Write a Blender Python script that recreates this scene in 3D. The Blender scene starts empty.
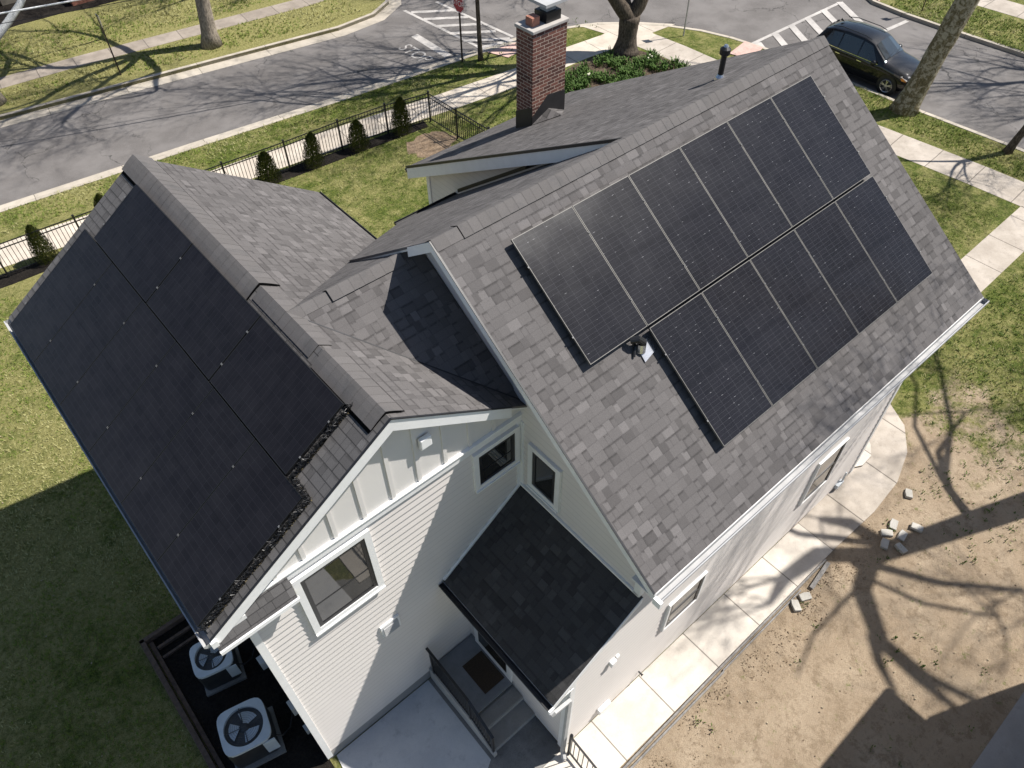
import bpy, bmesh, math, random
from mathutils import Vector, Matrix, noise as mnoise
random.seed(7)
S = bpy.context.scene
COL = S.collection
R = math.radians
PI = math.pi

# ------------------------------------------------------------------ materials
class NT:
    def __init__(s, name):
        s.m = bpy.data.materials.new(name); s.m.use_nodes = True
        s.t = s.m.node_tree; s.n = s.t.nodes; s.l = s.t.links
        s.b = s.n['Principled BSDF']; s.out = s.n['Material Output']
    def node(s, typ, **kw):
        n = s.n.new(typ)
        for k, v in kw.items(): setattr(n, k, v)
        return n
    def put(s, sock, v):
        if hasattr(v, 'is_linked') or isinstance(v, bpy.types.NodeSocket): s.l.new(v, sock)
        elif isinstance(v, (tuple, list)) and len(v) == 3 and sock.type == 'RGBA': sock.default_value = (*v, 1)
        else: sock.default_value = v
    def math(s, op, a, b=None, c=None, clamp=False):
        n = s.node('ShaderNodeMath', operation=op, use_clamp=clamp)
        s.put(n.inputs[0], a)
        if b is not None: s.put(n.inputs[1], b)
        if c is not None: s.put(n.inputs[2], c)
        return n.outputs[0]
    def mix(s, f, a, b, mode='MIX'):
        n = s.node('ShaderNodeMix', data_type='RGBA', blend_type=mode)
        s.put(n.inputs[0], f); s.put(n.inputs[6], a); s.put(n.inputs[7], b)
        return n.outputs[2]
    def ramp(s, f, stops, interp='LINEAR'):
        n = s.node('ShaderNodeValToRGB'); n.color_ramp.interpolation = interp
        e = n.color_ramp.elements
        while len(e) < len(stops): e.new(.5)
        for i, (p, c) in enumerate(stops):
            e[i].position = p; e[i].color = (*c, 1) if len(c) == 3 else c
        s.put(n.inputs[0], f); return n.outputs[0]
    def smooth(s, v, a, b):
        n = s.node('ShaderNodeMapRange', interpolation_type='SMOOTHSTEP')
        s.put(n.inputs[0], v); n.inputs[1].default_value = a; n.inputs[2].default_value = b
        return n.outputs[0]
    def pos(s):
        return s.node('ShaderNodeNewGeometry').outputs['Position']
    def obj(s): return s.node('ShaderNodeTexCoord').outputs['Object']
    def uv(s): return s.node('ShaderNodeUVMap').outputs[0]
    def sep(s, v):
        n = s.node('ShaderNodeSeparateXYZ'); s.l.new(v, n.inputs[0]); return n.outputs
    def comb(s, x, y, z=0.0):
        n = s.node('ShaderNodeCombineXYZ')
        for i, v in enumerate((x, y, z)): s.put(n.inputs[i], v)
        return n.outputs[0]
    def noise(s, v, scale, detail=3, rough=.55, dist=0, out='Fac'):
        n = s.node('ShaderNodeTexNoise'); s.l.new(v, n.inputs['Vector'])
        n.inputs['Scale'].default_value = scale; n.inputs['Detail'].default_value = detail
        n.inputs['Roughness'].default_value = rough; n.inputs['Distortion'].default_value = dist
        return n.outputs[out]
    def white(s, v):
        n = s.node('ShaderNodeTexWhiteNoise', noise_dimensions='3D'); s.l.new(v, n.inputs['Vector']); return n.outputs
    def voro(s, v, scale, feature='F1', out='Distance'):
        n = s.node('ShaderNodeTexVoronoi', feature=feature); s.l.new(v, n.inputs['Vector'])
        n.inputs['Scale'].default_value = scale; return n.outputs[out]
    def bump(s, h, strength=.5, dist=.01):
        n = s.node('ShaderNodeBump'); s.put(n.inputs['Height'], h)
        n.inputs['Strength'].default_value = strength; n.inputs['Distance'].default_value = dist
        s.l.new(n.outputs[0], s.b.inputs['Normal']); return n
    def set(s, color=None, rough=None, metal=None, spec=None, coat=None):
        if color is not None: s.put(s.b.inputs['Base Color'], color)
        if rough is not None: s.put(s.b.inputs['Roughness'], rough)
        if metal is not None: s.put(s.b.inputs['Metallic'], metal)
        if spec is not None: s.put(s.b.inputs['Specular IOR Level'], spec)
        if coat is not None: s.put(s.b.inputs['Coat Weight'], coat)
        return s.m

def plain(name, col, rough=.6, metal=0, var=.12, scale=6, spec=.5):
    t = NT(name); n = t.noise(t.pos(), scale, 4, .6)
    a = tuple(c*(1-var) for c in col); b = tuple(min(1, c*(1+var)) for c in col)
    c = t.mix(t.smooth(n, .3, .7), a, b)
    t.bump(t.noise(t.pos(), 60, 2), .15, .003)
    return t.set(c, rough, metal, spec)

def shingle(name, lo, hi, tint=(1, .935, .92), line_s=.10, band_s=.62):
    t = NT(name); u = t.sep(t.uv()); U, V = u[0], u[1]
    EXP = .143
    vr = t.math('DIVIDE', V, EXP); row = t.math('FLOOR', vr); fv = t.math('FRACT', vr)
    off = t.white(t.comb(row, 3.1, 7.7))[0]
    uu = t.math('ADD', t.math('DIVIDE', U, .135), t.math('MULTIPLY', off, 9.0))
    # monotone warp so that tab widths vary without slivers
    uu = t.math('ADD', uu, t.math('MULTIPLY', t.math('SINE', t.math('ADD', t.math('MULTIPLY', uu, 1.9), t.math('MULTIPLY', off, 40.0))), .32))
    cell = t.math('FLOOR', uu); fu = t.math('FRACT', uu)
    rnd = t.white(t.comb(cell, row, 1.0))[0]; r2 = t.white(t.comb(cell, row, 9.0))[0]
    raised = t.math('GREATER_THAN', rnd, .48)
    lo_ = tuple(lo*c for c in tint); hi_ = tuple(hi*c for c in tint)
    mid_ = tuple((lo*.5+hi*.5)*c for c in tint)
    c = t.ramp(r2, [(0, lo_), (.35, mid_), (.8, mid_), (1.0, hi_)])
    gran = t.noise(t.pos(), 170, 2, .75)
    c = t.mix(.6, c, t.mix(t.smooth(gran, .3, .7), (.5, .5, .5), (1.15, 1.15, 1.15)), 'MULTIPLY')
    big = t.noise(t.pos(), .8, 5, .65)
    c = t.mix(.4, c, t.mix(t.smooth(big, .3, .7), (.74, .74, .74), (1.0, 1.0, 1.0)), 'MULTIPLY')
    wob = t.smooth(t.noise(t.pos(), 14, 3, .7), .30, .52)
    rec = t.math('LESS_THAN', rnd, .48)
    band = t.math('MAXIMUM', t.smooth(fv, .72, .9), t.math('MULTIPLY', t.smooth(fu, .22, .04), .55))  # recessed tabs: granule shadow band, with tab shade painted at top and left flank
    c = t.mix(t.math('MULTIPLY', t.math('MULTIPLY', band, rec), t.math('MULTIPLY', wob, band_s)), c, tuple(v*.38 for v in lo_))
    line = t.math('MULTIPLY', t.math('LESS_THAN', fv, .10), line_s)
    c = t.mix(line, c, (.010, .010, .011))
    edge = t.math('MULTIPLY', t.math('LESS_THAN', fu, .05), line_s*.8+.06)
    c = t.mix(edge, c, (.012, .012, .013))
    h = t.math('ADD', t.math('SUBTRACT', 1.0, fv), t.math('MULTIPLY', raised, .9))
    h = t.math('ADD', h, t.math('MULTIPLY', gran, .3))
    t.bump(h, .8, .006)
    return t.set(c, .93, 0, .25)

def make_lawn():
    t = NT('lawn'); P = t.pos(); s = t.sep(P); X, Y = s[0], s[1]
    n1 = t.noise(P, .35, 5, .65); n2 = t.noise(P, 2.2, 5, .7, .4); n3 = t.noise(P, 11, 4, .75); n4 = t.noise(P, 45, 3, .75)
    green = t.mix(t.smooth(n3, .35, .65), (.052, .088, .013), (.150, .180, .034))
    dry = t.mix(t.smooth(n3, .3, .7), (.24, .225, .070), (.43, .39, .17))
    # the verges across the street are yellower
    west = t.math('MULTIPLY', t.smooth(Y, 19, 26), .20)
    nw = t.math('ADD', west, t.math('MULTIPLY', t.smooth(X, 6, -8), .07))
    m = t.math('ADD', t.math('ADD', t.math('MULTIPLY', n1, .45), t.math('MULTIPLY', n2, .55)), nw)
    c = t.mix(t.math('MULTIPLY', t.smooth(m, .41, .62), .88), green, dry)
    c = t.mix(t.math('MULTIPLY', t.smooth(n4, .56, .68), .65), c, (.36, .33, .17))
    c = t.mix(t.math('MULTIPLY', t.smooth(n4, .47, .36), .75), c, (.016, .026, .007))
    # bare earth south of the path
    a = t.math('MULTIPLY', t.math('SUBTRACT', 12.9, X), .16)
    b = t.math('SUBTRACT', -4.2, Y)
    d = t.math('ADD', X, 1.2)
    f = t.math('MINIMUM', t.math('MINIMUM', a, b), d)
    f = t.math('ADD', f, t.math('MULTIPLY', t.math('SUBTRACT', t.noise(P, .9, 6, .7), .5), 1.9))
    f = t.math('ADD', f, t.math('MULTIPLY', t.math('SUBTRACT', n3, .5), .7))
    e1 = t.mix(t.smooth(t.noise(P, 1.3, 6, .7), .35, .65), (.29, .22, .15), (.43, .345, .25))
    e1 = t.mix(t.smooth(t.noise(P, 9, 5, .75), .42, .62), e1, (.35, .275, .195))
    e1 = t.mix(t.math('MULTIPLY', t.smooth(t.noise(P, 17, 5, .85), .56, .68), .5), e1, (.13, .088, .05))
    e1 = t.mix(t.math('MULTIPLY', t.smooth(t.noise(P, 2.6, 5, .8), .46, .62), .65), e1, (.19, .138, .088))
    e1 = t.mix(t.math('MULTIPLY', t.smooth(t.noise(P, 70, 2, .8), .6, .7), .3), e1, (.5, .42, .3))
    weed = t.math('MULTIPLY', t.smooth(t.noise(P, 3.4, 5, .8), .585, .68), .6)
    e1 = t.mix(weed, e1, green)
    c = t.mix(t.smooth(f, -.15, .25), c, e1)
    h = t.math('ADD', t.math('MULTIPLY', n3, 1.0), t.math('MULTIPLY', n4, .8))
    h = t.math('ADD', h, t.math('MULTIPLY', t.noise(P, 110, 2, .8), .35))
    dm_ = t.smooth(f, -.15, .25)
    h = t.math('MULTIPLY', h, t.math('SUBTRACT', 1.0, t.math('MULTIPLY', dm_, .6)))
    t.bump(h, .95, .07)
    return t.set(c, .95, 0, .15)

def make_asphalt():
    t = NT('asphalt'); P = t.pos()
    n = t.noise(P, .5, 5, .65); g = t.noise(P, 90, 2, .8)
    c = t.mix(t.smooth(n, .35, .65), (.115, .105, .100), (.172, .159, .152))
    c = t.mix(t.math('MULTIPLY', t.smooth(g, .4, .7), .5), c, (.21, .20, .19))
    cr = t.voro(t.node('ShaderNodeVectorMath', operation='ADD').outputs[0], 1)
    v = t.node('ShaderNodeTexVoronoi', feature='DISTANCE_TO_EDGE')
    w = t.node('ShaderNodeVectorMath', operation='MULTIPLY_ADD')
    t.l.new(t.noise(P, 1.3, 4, .6, out='Color'), w.inputs[0]); w.inputs[1].default_value = (1.6, 1.6, 0); t.l.new(P, w.inputs[2])
    t.l.new(w.outputs[0], v.inputs['Vector']); v.inputs['Scale'].default_value = .33
    crack = t.math('MULTIPLY', t.smooth(v.outputs['Distance'], .010, .003), t.smooth(t.noise(P, .3, 2), .45, .6))
    c = t.mix(t.math('MULTIPLY', crack, .65), c, (.03, .029, .028))
    t.bump(g, .4, .01)
    return t.set(c, .9, 0, .25)

def make_concrete(name, lo, hi, joint=0, jw=.012, stain=.3, grit=.25):
    t = NT(name); P = t.pos()
    n = t.noise(P, 1.1, 6, .68); g = t.noise(P, 55, 3, .75)
    c = t.mix(t.smooth(n, .3, .72), lo, hi)
    c = t.mix(t.math('MULTIPLY', t.smooth(t.noise(P, 3.3, 6, .75), .52, .72), stain), c, tuple(v*.62 for v in lo))
    c = t.mix(t.math('MULTIPLY', t.smooth(g, .5, .72), grit), c, tuple(v*.6 for v in lo))
    hgt = t.math('MULTIPLY', g, .3)
    if joint:
        u = t.sep(t.uv())[0]
        fr = t.math('FRACT', t.math('DIVIDE', u, joint))
        d = t.math('MINIMUM', fr, t.math('SUBTRACT', 1.0, fr))
        j = t.math('LESS_THAN', d, jw/joint)
        c = t.mix(t.math('MULTIPLY', j, .72), c, (.07, .06, .05))
        slab = t.white(t.comb(t.math('FLOOR', t.math('DIVIDE', u, joint)), 1.0, 2.0))[0]
        c = t.mix(.5, c, t.mix(slab, (.80, .79, .78), (1.0, 1.0, 1.0)), 'MULTIPLY')
        hgt = t.math('SUBTRACT', hgt, j)
    t.bump(hgt, .4, .01)
    return t.set(c, .85, 0, .3)

def make_paint_siding(name, col, rough=.55):
    t = NT(name); P = t.pos()
    n = t.noise(P, .8, 5, .6)
    c = t.mix(t.smooth(n, .3, .7), tuple(v*.95 for v in col), col)
    mp = t.node('ShaderNodeMapping'); t.l.new(P, mp.inputs[0]); mp.inputs['Scale'].default_value = (3, 3, 40)
    wood = t.noise(mp.outputs[0], 3, 4, .6)
    t.bump(wood, .12, .004)
    st = t.noise(P, 7, 5, .75)
    c = t.mix(t.math('MULTIPLY', t.smooth(st, .6, .78), .15), c, (.45, .41, .36))
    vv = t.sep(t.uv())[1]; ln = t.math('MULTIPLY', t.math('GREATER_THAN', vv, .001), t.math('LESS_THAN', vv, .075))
    c = t.mix(t.math('MULTIPLY', ln, .26), c, (.30, .27, .25))  # lap shadow line painted along the lower edge of each board
    zz = t.sep(P)[2]; sp = t.math('MULTIPLY', t.smooth(zz, .9, .1), t.smooth(t.noise(P, 2.5, 5, .75), .3, .7))
    c = t.mix(t.math('MULTIPLY', sp, .3), c, (.40, .35, .29))
    return t.set(c, rough, 0, .35)

def make_cells(name, base, line, rough, nu=6, nv=24, silver=.35):
    t = NT(name); u = t.sep(t.uv()); U, V = u[0], u[1]
    def cellline(x, n, w):
        f = t.math('FRACT', t.math('MULTIPLY', x, float(n)))
        return t.math('LESS_THAN', t.math('MINIMUM', f, t.math('SUBTRACT', 1.0, f)), w)
    P = t.pos()
    a = cellline(U, nu, .012); b = cellline(V, nv, .03)
    bus = cellline(U, nu*9, .05)
    mid = t.math('LESS_THAN', t.math('ABSOLUTE', t.math('SUBTRACT', V, .5)), .0045)
    idc = t.white(t.comb(t.math('FLOOR', t.math('MULTIPLY', U, float(nu))), t.math('FLOOR', t.math('MULTIPLY', V, float(nv))), 0.0))[0]
    c = t.mix(idc, base, tuple(v*1.35 for v in base))
    dirt = t.noise(P, 1.6, 5, .7)
    c = t.mix(t.math('MULTIPLY', t.smooth(dirt, .35, .75), .35), c, tuple(v*1.8+.01 for v in base))
    c = t.mix(t.math('MULTIPLY', bus, silver*.45), c, line)
    c = t.mix(t.math('MULTIPLY', t.math('MAXIMUM', b, a), silver*.55), c, line)
    c = t.mix(t.math('MULTIPLY', mid, .5), c, tuple(v*.5 for v in base))
    # pale solder spots scattered along the cell edges
    sp = t.voro(P, 9)
    dash = t.math('MULTIPLY', t.math('LESS_THAN', sp, .17 if silver > .25 else -1.0), b)
    c = t.mix(t.math('MULTIPLY', dash, silver*1.5), c, (.6, .6, .62))
    rg = t.math('ADD', rough, t.math('MULTIPLY', dirt, .08))
    return t.set(c, rg, 0, .28 if silver > .25 else .12)

def make_brick():
    t = NT('brick'); P = t.uv()
    b = t.node('ShaderNodeTexBrick'); t.l.new(P, b.inputs['Vector'])
    b.inputs['Scale'].default_value = 1; b.inputs['Brick Width'].default_value = .215; b.inputs['Row Height'].default_value = .075
    b.inputs['Mortar Size'].default_value = .007; b.inputs['Mortar Smooth'].default_value = .2; b.inputs['Bias'].default_value = -.1
    b.inputs['Color1'].default_value = (.20, .092, .072, 1); b.inputs['Color2'].default_value = (.07, .038, .035, 1)
    b.inputs['Mortar'].default_value = (.50, .42, .35, 1)
    n = t.noise(t.pos(), 20, 4, .7)
    c = t.mix(.45, b.outputs['Color'], t.mix(t.smooth(n, .3, .7), (.6, .55, .52), (1, 1, 1)), 'MULTIPLY')
    t.bump(t.math('ADD', t.math('SUBTRACT', 1.0, b.outputs['Fac']), t.math('MULTIPLY', n, .4)), .7, .01)
    return t.set(c, .9, 0, .2)

def make_bark(name, a, b, patch=None, scale=4):
    t = NT(name); P = t.pos()
    mp = t.node('ShaderNodeMapping'); t.l.new(P, mp.inputs[0]); mp.inputs['Scale'].default_value = (1, 1, .3)
    n = t.noise(mp.outputs[0], scale*5, 5, .75)
    c = t.mix(t.smooth(n, .35, .65), a, b)
    if patch:
        q = t.math('ADD', t.noise(P, scale, 5, .7, .6), t.math('MULTIPLY', t.sep(P)[2], .012))
        c = t.mix(t.smooth(q, .47, .62), c, patch)
    t.bump(n, .8, .03)
    return t.set(c, .95, 0, .15)

def make_mulch(name, lo, hi, sc=28):
    t = NT(name); P = t.pos()
    v = t.voro(P, sc, out='Color'); s = t.sep(v)[0]
    n = t.noise(P, 1.2, 5, .7)
    c = t.mix(s, lo, hi); c = t.mix(t.math('MULTIPLY', t.smooth(n, .4, .7), .4), c, tuple(x*1.6 for x in hi))
    t.bump(t.math('ADD', s, t.noise(P, 60, 2)), .9, .03)
    return t.set(c, .97, 0, .15)

def make_leaf(name, a, b):
    t = NT(name)
    oi = t.noise(t.pos(), 14, 3, .7)
    c = t.mix(t.smooth(oi, .3, .7), a, b)
    t.b.inputs['Subsurface Weight'].default_value = 0
    return t.set(c, .7, 0, .25)

def make_glass():
    t = NT('window_glass'); P = t.pos()
    n = t.noise(P, 2, 3)
    t.bump(n, .05, .01)
    return t.set(t.mix(n, (.010, .011, .012), (.03, .03, .03)), .03, 0, .8)

M = dict(
    palebark=make_bark('pale_bark', (.34, .35, .35), (.52, .53, .53)),
    clampm=plain('clamp_metal', (.16, .16, .16), .6),
    blade_green=make_leaf('grass_blade_green', (.08, .135, .016), (.21, .25, .045)), blade_dry=make_leaf('grass_blade_dry', (.24, .23, .08), (.42, .40, .19)),
    debris2=plain('dry_leaf', (.30, .25, .17), .9, 0, .4, 30),
    walkt=make_concrete('tan_sidewalk', (.24, .205, .17), (.36, .31, .26), 1.5, .016, .5, .4),
    ventblack=plain('vent_gap_shade', (.006, .006, .006), .95, 0, .1, spec=0.05), pole=plain('pole_grey', (.22, .22, .21), .6),  # matte black for the painted ridge gap shade, also the vent ends
    lawn=make_lawn(), asphalt=make_asphalt(),
    walk=make_concrete('sidewalk_concrete', (.36, .315, .265), (.50, .445, .385), 1.5, .016, .5, .4), walkb=make_concrete('bright_sidewalk', (.47, .41, .34), (.62, .555, .47), 1.5, .016),
    path=make_concrete('path_concrete', (.50, .455, .40), (.66, .61, .54), 1.32, .013, .4, .3),
    kerb=make_concrete('kerb_concrete', (.38, .34, .28), (.52, .465, .39), 3.0, .012, .45),
    pad=make_concrete('pad_concrete', (.50, .50, .50), (.62, .61, .59), 0, 0, .55, .3),
    rough=make_concrete('rough_concrete', (.16, .155, .145), (.26, .25, .235), 0, 0, .6, .7),
    step=make_concrete('step_concrete', (.24, .23, .21), (.33, .315, .29), 0, 0, .4, .4),
    lip=make_concrete('lip_concrete', (.36, .35, .33), (.44, .43, .41), 0),
    found=make_concrete('foundation_concrete', (.27, .26, .25), (.34, .33, .32), 0),
    flag=make_concrete('slate_paving', (.17, .18, .19), (.25, .26, .27), 0),
    shingle=shingle('asphalt_shingle', .089, .166), shingle_low=shingle('shingle_course', .09, .15, (1, .96, .96), .62, .4),
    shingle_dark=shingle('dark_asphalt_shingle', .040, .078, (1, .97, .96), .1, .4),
    cap=None,
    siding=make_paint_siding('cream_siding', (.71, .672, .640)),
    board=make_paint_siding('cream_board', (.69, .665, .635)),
    white=plain('white_trim', (.80, .80, .79), .45, 0, .03),
    soffit=plain('soffit_white', (.72, .72, .71), .6, 0, .03),
    gutter=plain('gutter_white', (.40, .40, .40), .65, 0, .06, spec=.2),
    darkmetal=plain('dark_flashing', (.018, .018, .02), .45, 0, .2),
    black=plain('black_metal', (.012, .012, .013), .4, 0, .2),
    sash=plain('black_sash', (.014, .014, .016), .4, 0, .1),
    glass=make_glass(),
    alu=plain('aluminium_frame', (.12, .115, .105), .55, .2, .15),
    blackframe=plain('black_anodised', (.008, .008, .009), .5, 0, .1),
    steel=plain('galvanised_steel', (.62, .62, .62), .22, .9, .1),
    cellsB=make_cells('cells_pale_lines', (.0080, .0077, .0095), (.20, .20, .22), .12, 6, 30, .27),
    cellsA=make_cells('cells_black', (.0090, .0087, .0110), (.085, .085, .10), .2, 6, 24, 0.249),
    brick=make_brick(), crown=make_concrete('crown_mortar', (.36, .335, .31), (.48, .45, .42), 0),
    clay=plain('clay_flue', (.36, .16, .11), .8, 0, .2), 
    bark=make_bark('bark_grey', (.13, .11, .09), (.36, .31, .25)),
    barkdark=make_bark('bark_dark', (.045, .036, .028), (.14, .115, .09)),
    sycamore=make_bark('sycamore_bark', (.085, .072, .038), (.20, .165, .095), (.36, .33, .25), 6),
    twig=make_bark('twig_bark', (.10, .08, .06), (.2, .17, .13)),
    mulch=make_mulch('mulch', (.008, .007, .006), (.022, .018, .015)),
    soil=make_mulch('bed_soil', (.05, .036, .025), (.12, .09, .065), 20),
    earth=make_mulch('bare_earth', (.20, .14, .09), (.30, .22, .15), 16),
    timber=plain('edging_timber', (.10, .066, .048), .85, 0, .3, 12),
    board_old=plain('weathered_board', (.20, .19, .18), .85, 0, .25, 10),
    leaf=make_leaf('bulb_leaves', (.035, .075, .015), (.10, .17, .035)),
    juniper=make_leaf('arborvitae_leaves', (.018, .042, .008), (.115, .115, .022)),
    weed=make_leaf('weed_leaves', (.06, .11, .02), (.13, .19, .04)),
    petal=plain('pale_petals', (.75, .72, .55), .6, 0, .1),
    paver=make_concrete('paver_stone', (.36, .34, .30), (.48, .46, .42), 0, 0, .5, .5),
    roadpaint=make_concrete('road_paint', (.36, .34, .32), (.52, .49, .46), 0, 0, .5, .6),
    pink=plain('ramp_pad', (.50, .34, .29), .8, 0, .15),
    acgrey=plain('condenser_grey', (.50, .54, .57), .5, 0, .06),
    acdark=plain('condenser_dark', (.05, .052, .055), .5, .2, .2),
    blade=plain('fan_blade', (.42, .46, .50), .4, .2, .1),
    mat=plain('coir_mat', (.045, .030, .018), .95, 0, .3, 40),
    carpaint=None, tyre=plain('tyre_rubber', (.02, .02, .02), .8), rim=plain('alloy_rim', (.5, .5, .5), .25, .9),
    carglass=None, lamp=plain('lamp_lens', (.6, .58, .55), .12), amber=plain('amber_lens', (.7, .28, .05), .2),
    red=None, signred=plain('sign_red', (.42, .03, .045), .4, 0, .05), signwhite=plain('sign_white', (.8, .8, .8), .4, 0, .03),
    rust=plain('sign_post_steel', (.05, .035, .03), .6, .4, .2), cable=plain('white_cable', (.75, .75, .75), .5),
    chrome=plain('chrome', (.8, .8, .8), .08, 1), brickwall=plain('red_brick_far', (.22, .09, .06), .9, 0, .4, 9),
    debris=make_mulch('leaf_debris', (.03, .024, .015), (.12, .10, .06), 40),
)
def make_cap():
    t = NT('ridge_cap_shingle'); u = t.sep(t.uv()); f = t.math('DIVIDE', u[0], .16)
    fr = t.math('FRACT', f); r = t.white(t.comb(t.math('FLOOR', f), 4.0, 1.0))[0]
    g = t.noise(t.pos(), 150, 2, .7)
    c = t.mix(r, (.122, .114, .111), (.140, .131, .128))
    c = t.mix(.5, c, t.mix(t.smooth(g, .3, .7), (.5, .5, .5), (1, 1, 1)), 'MULTIPLY')
    c = t.mix(t.math('MULTIPLY', t.smooth(t.noise(t.pos(), 2.5, 5, .7), .5, .7), .45), c, (.07, .07, .072))
    c = t.mix(t.math('MULTIPLY', t.math('LESS_THAN', fr, .05), .12), c, (.03, .03, .03))
    t.bump(t.math('ADD', t.math('SUBTRACT', 1.0, fr), t.math('MULTIPLY', g, .3)), .6, .006)
    return t.set(c, .93, 0, .25)
M['cap'] = make_cap()
def gloss(name, col, rough, coat=1.0):
    t = NT(name); t.b.inputs['Coat Roughness'].default_value = .03
    n = t.noise(t.pos(), 3, 3); return t.set(t.mix(n, col, tuple(c*1.4 for c in col)), rough, 0, .5, coat)
M['carpaint'] = gloss('black_car_paint', (.004, .0045, .006), .5)
M['carpaint'].node_tree.nodes['Principled BSDF'].inputs['Specular IOR Level'].default_value = .1
M['carglass'] = gloss('car_glass', (.02, .026, .028), .05, 1.0)
M['redseat'] = plain('red_jacket', (.3, .02, .02), .7)

# ------------------------------------------------------------------ mesh helpers
class MB:
    def __init__(s): s.v = []; s.f = []; s.uv = {}
    def add(s, pts): i = len(s.v); s.v += [tuple(p) for p in pts]; return i
    def face(s, pts, uv=None):
        i = s.add(pts); s.f.append(tuple(range(i, i+len(pts))))
        if uv: s.uv[len(s.f)-1] = uv
        return s
    def box(s, x0, x1, y0, y1, z0, z1, M4=None):
        p = [(x0,y0,z0),(x1,y0,z0),(x1,y1,z0),(x0,y1,z0),(x0,y0,z1),(x1,y0,z1),(x1,y1,z1),(x0,y1,z1)]
        if M4: p = [tuple(M4 @ Vector(q)) for q in p]
        i = s.add(p)
        for f in ((0,3,2,1),(4,5,6,7),(0,1,5,4),(1,2,6,5),(2,3,7,6),(3,0,4,7)): s.f.append(tuple(i+k for k in f))
        return s
    def prism(s, pts, d):          # polygon pts (3D), extruded by vector d
        n = len(pts); d = Vector(d); q = [tuple(Vector(p)+d) for p in pts]
        i = s.add(pts); j = s.add(q)
        s.f.append(tuple(range(i, i+n))); s.f.append(tuple(reversed(range(j, j+n))))
        for k in range(n): s.f.append((i+k, j+k, j+(k+1) % n, i+(k+1) % n))
        return s
    def beam(s, a, b, w, h, up=(0,0,1)):   # box bar from a to b
        a = Vector(a); b = Vector(b); d = (b-a).normalized(); u = Vector(up)
        r = d.cross(u)
        if r.length < 1e-4: r = d.cross(Vector((1,0,0)))
        r.normalize(); u = r.cross(d).normalized()
        p = [a-r*w/2-u*h/2, a+r*w/2-u*h/2, a+r*w/2+u*h/2, a-r*w/2+u*h/2]
        return s.prism([tuple(x) for x in p], b-a)
    def tube(s, path, rad, n=8, cap=True):
        path = [Vector(p) for p in path]
        if not isinstance(rad, (list, tuple)): rad = [rad]*len(path)
        ref = Vector((0.13,0.31,1)).normalized(); rings = []
        prev = None
        for k, p in enumerate(path):
            d = (path[min(k+1, len(path)-1)]-path[max(k-1, 0)])
            if d.length < 1e-6: d = Vector((0,0,1))
            d.normalize()
            if prev is None:
                a = d.cross(ref)
                if a.length < .05: a = d.cross(Vector((1,0,0)))
            else: a = prev - d*prev.dot(d)
            a.normalize(); prev = a; b = d.cross(a)
            rings.append(s.add([tuple(p+(a*math.cos(2*PI*j/n)+b*math.sin(2*PI*j/n))*rad[k]) for j in range(n)]))
        for k in range(len(rings)-1):
            for j in range(n):
                s.f.append((rings[k]+j, rings[k]+(j+1)%n, rings[k+1]+(j+1)%n, rings[k+1]+j))
        if cap:
            s.f.append(tuple(reversed(range(rings[0], rings[0]+n)))); s.f.append(tuple(range(rings[-1], rings[-1]+n)))
        return s
    def lathe(s, c, prof, n=20, axis='z'):   # prof: (r, h)
        rings = []
        for r, h in prof:
            pts = []
            for j in range(n):
                a = 2*PI*j/n
                if axis == 'z': q = (c[0]+r*math.cos(a), c[1]+r*math.sin(a), c[2]+h)
                elif axis == 'x': q = (c[0]+h, c[1]+r*math.cos(a), c[2]+r*math.sin(a))
                else: q = (c[0]+r*math.sin(a), c[1]+h, c[2]+r*math.cos(a))
                pts.append(q)
            rings.append(s.add(pts))
        for k in range(len(rings)-1):
            for j in range(n): s.f.append((rings[k]+j, rings[k]+(j+1)%n, rings[k+1]+(j+1)%n, rings[k+1]+j))
        s.f.append(tuple(reversed(range(rings[0], rings[0]+n)))); s.f.append(tuple(range(rings[-1], rings[-1]+n)))
        return s
    def rod(s, a, b, r, n=6): return s.tube([a, b], r, n)

def world_loc(o):
    v = Vector((0,0,0))
    while o: v += o.location; o = o.parent
    return v

def obj(name, mb, mat, parent=None, smooth=False, bevel=0, label=None):
    me = bpy.data.meshes.new(name)
    O = world_loc(parent)
    me.from_pydata([tuple(Vector(p)-O) for p in mb.v], [], mb.f)
    if mb.uv:
        uvl = me.uv_layers.new(name='UVMap')
        for pi, poly in enumerate(me.polygons):
            if pi in mb.uv:
                for li, uv in zip(poly.loop_indices, mb.uv[pi]): uvl.data[li].uv = uv
    me.materials.append(mat); me.update()
    if smooth: me.polygons.foreach_set('use_smooth', [True]*len(me.polygons))
    o = bpy.data.objects.new(name, me); COL.objects.link(o)
    if parent: o.parent = parent
    if bevel:
        b = o.modifiers.new('bevel', 'BEVEL'); b.width = bevel; b.segments = 2; b.limit_method = 'ANGLE'; b.angle_limit = R(40)
    if label: o['label'] = label
    return o

def thing(name, label, cat, loc=(0,0,0), group=None):
    o = bpy.data.objects.new(name, None); COL.objects.link(o); o.location = loc
    o.empty_display_size = .3
    return tag(o, label, cat, group)
def tag(o, label, cat, group=None):
    o['label'] = label; o['category'] = cat
    if group: o['group'] = group
    return o
def kind(o, k, label=None, cat=None):
    o['kind'] = k
    if label: o['label'] = label
    if cat: o['category'] = cat
    return o
def dup(root, loc=None, rot=None, label=None):
    def rec(o, par):
        c = o.copy(); COL.objects.link(c); c.parent = par
        for ch in [x for x in CH.get(o, [])]: rec(ch, c)
        return c
    CH = {}
    for x in COL.objects:
        if x.parent: CH.setdefault(x.parent, []).append(x)
    r = rec(root, None)
    if loc is not None: r.location = loc
    if rot is not None: r.rotation_euler = rot
    if label: r['label'] = label
    return r

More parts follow.
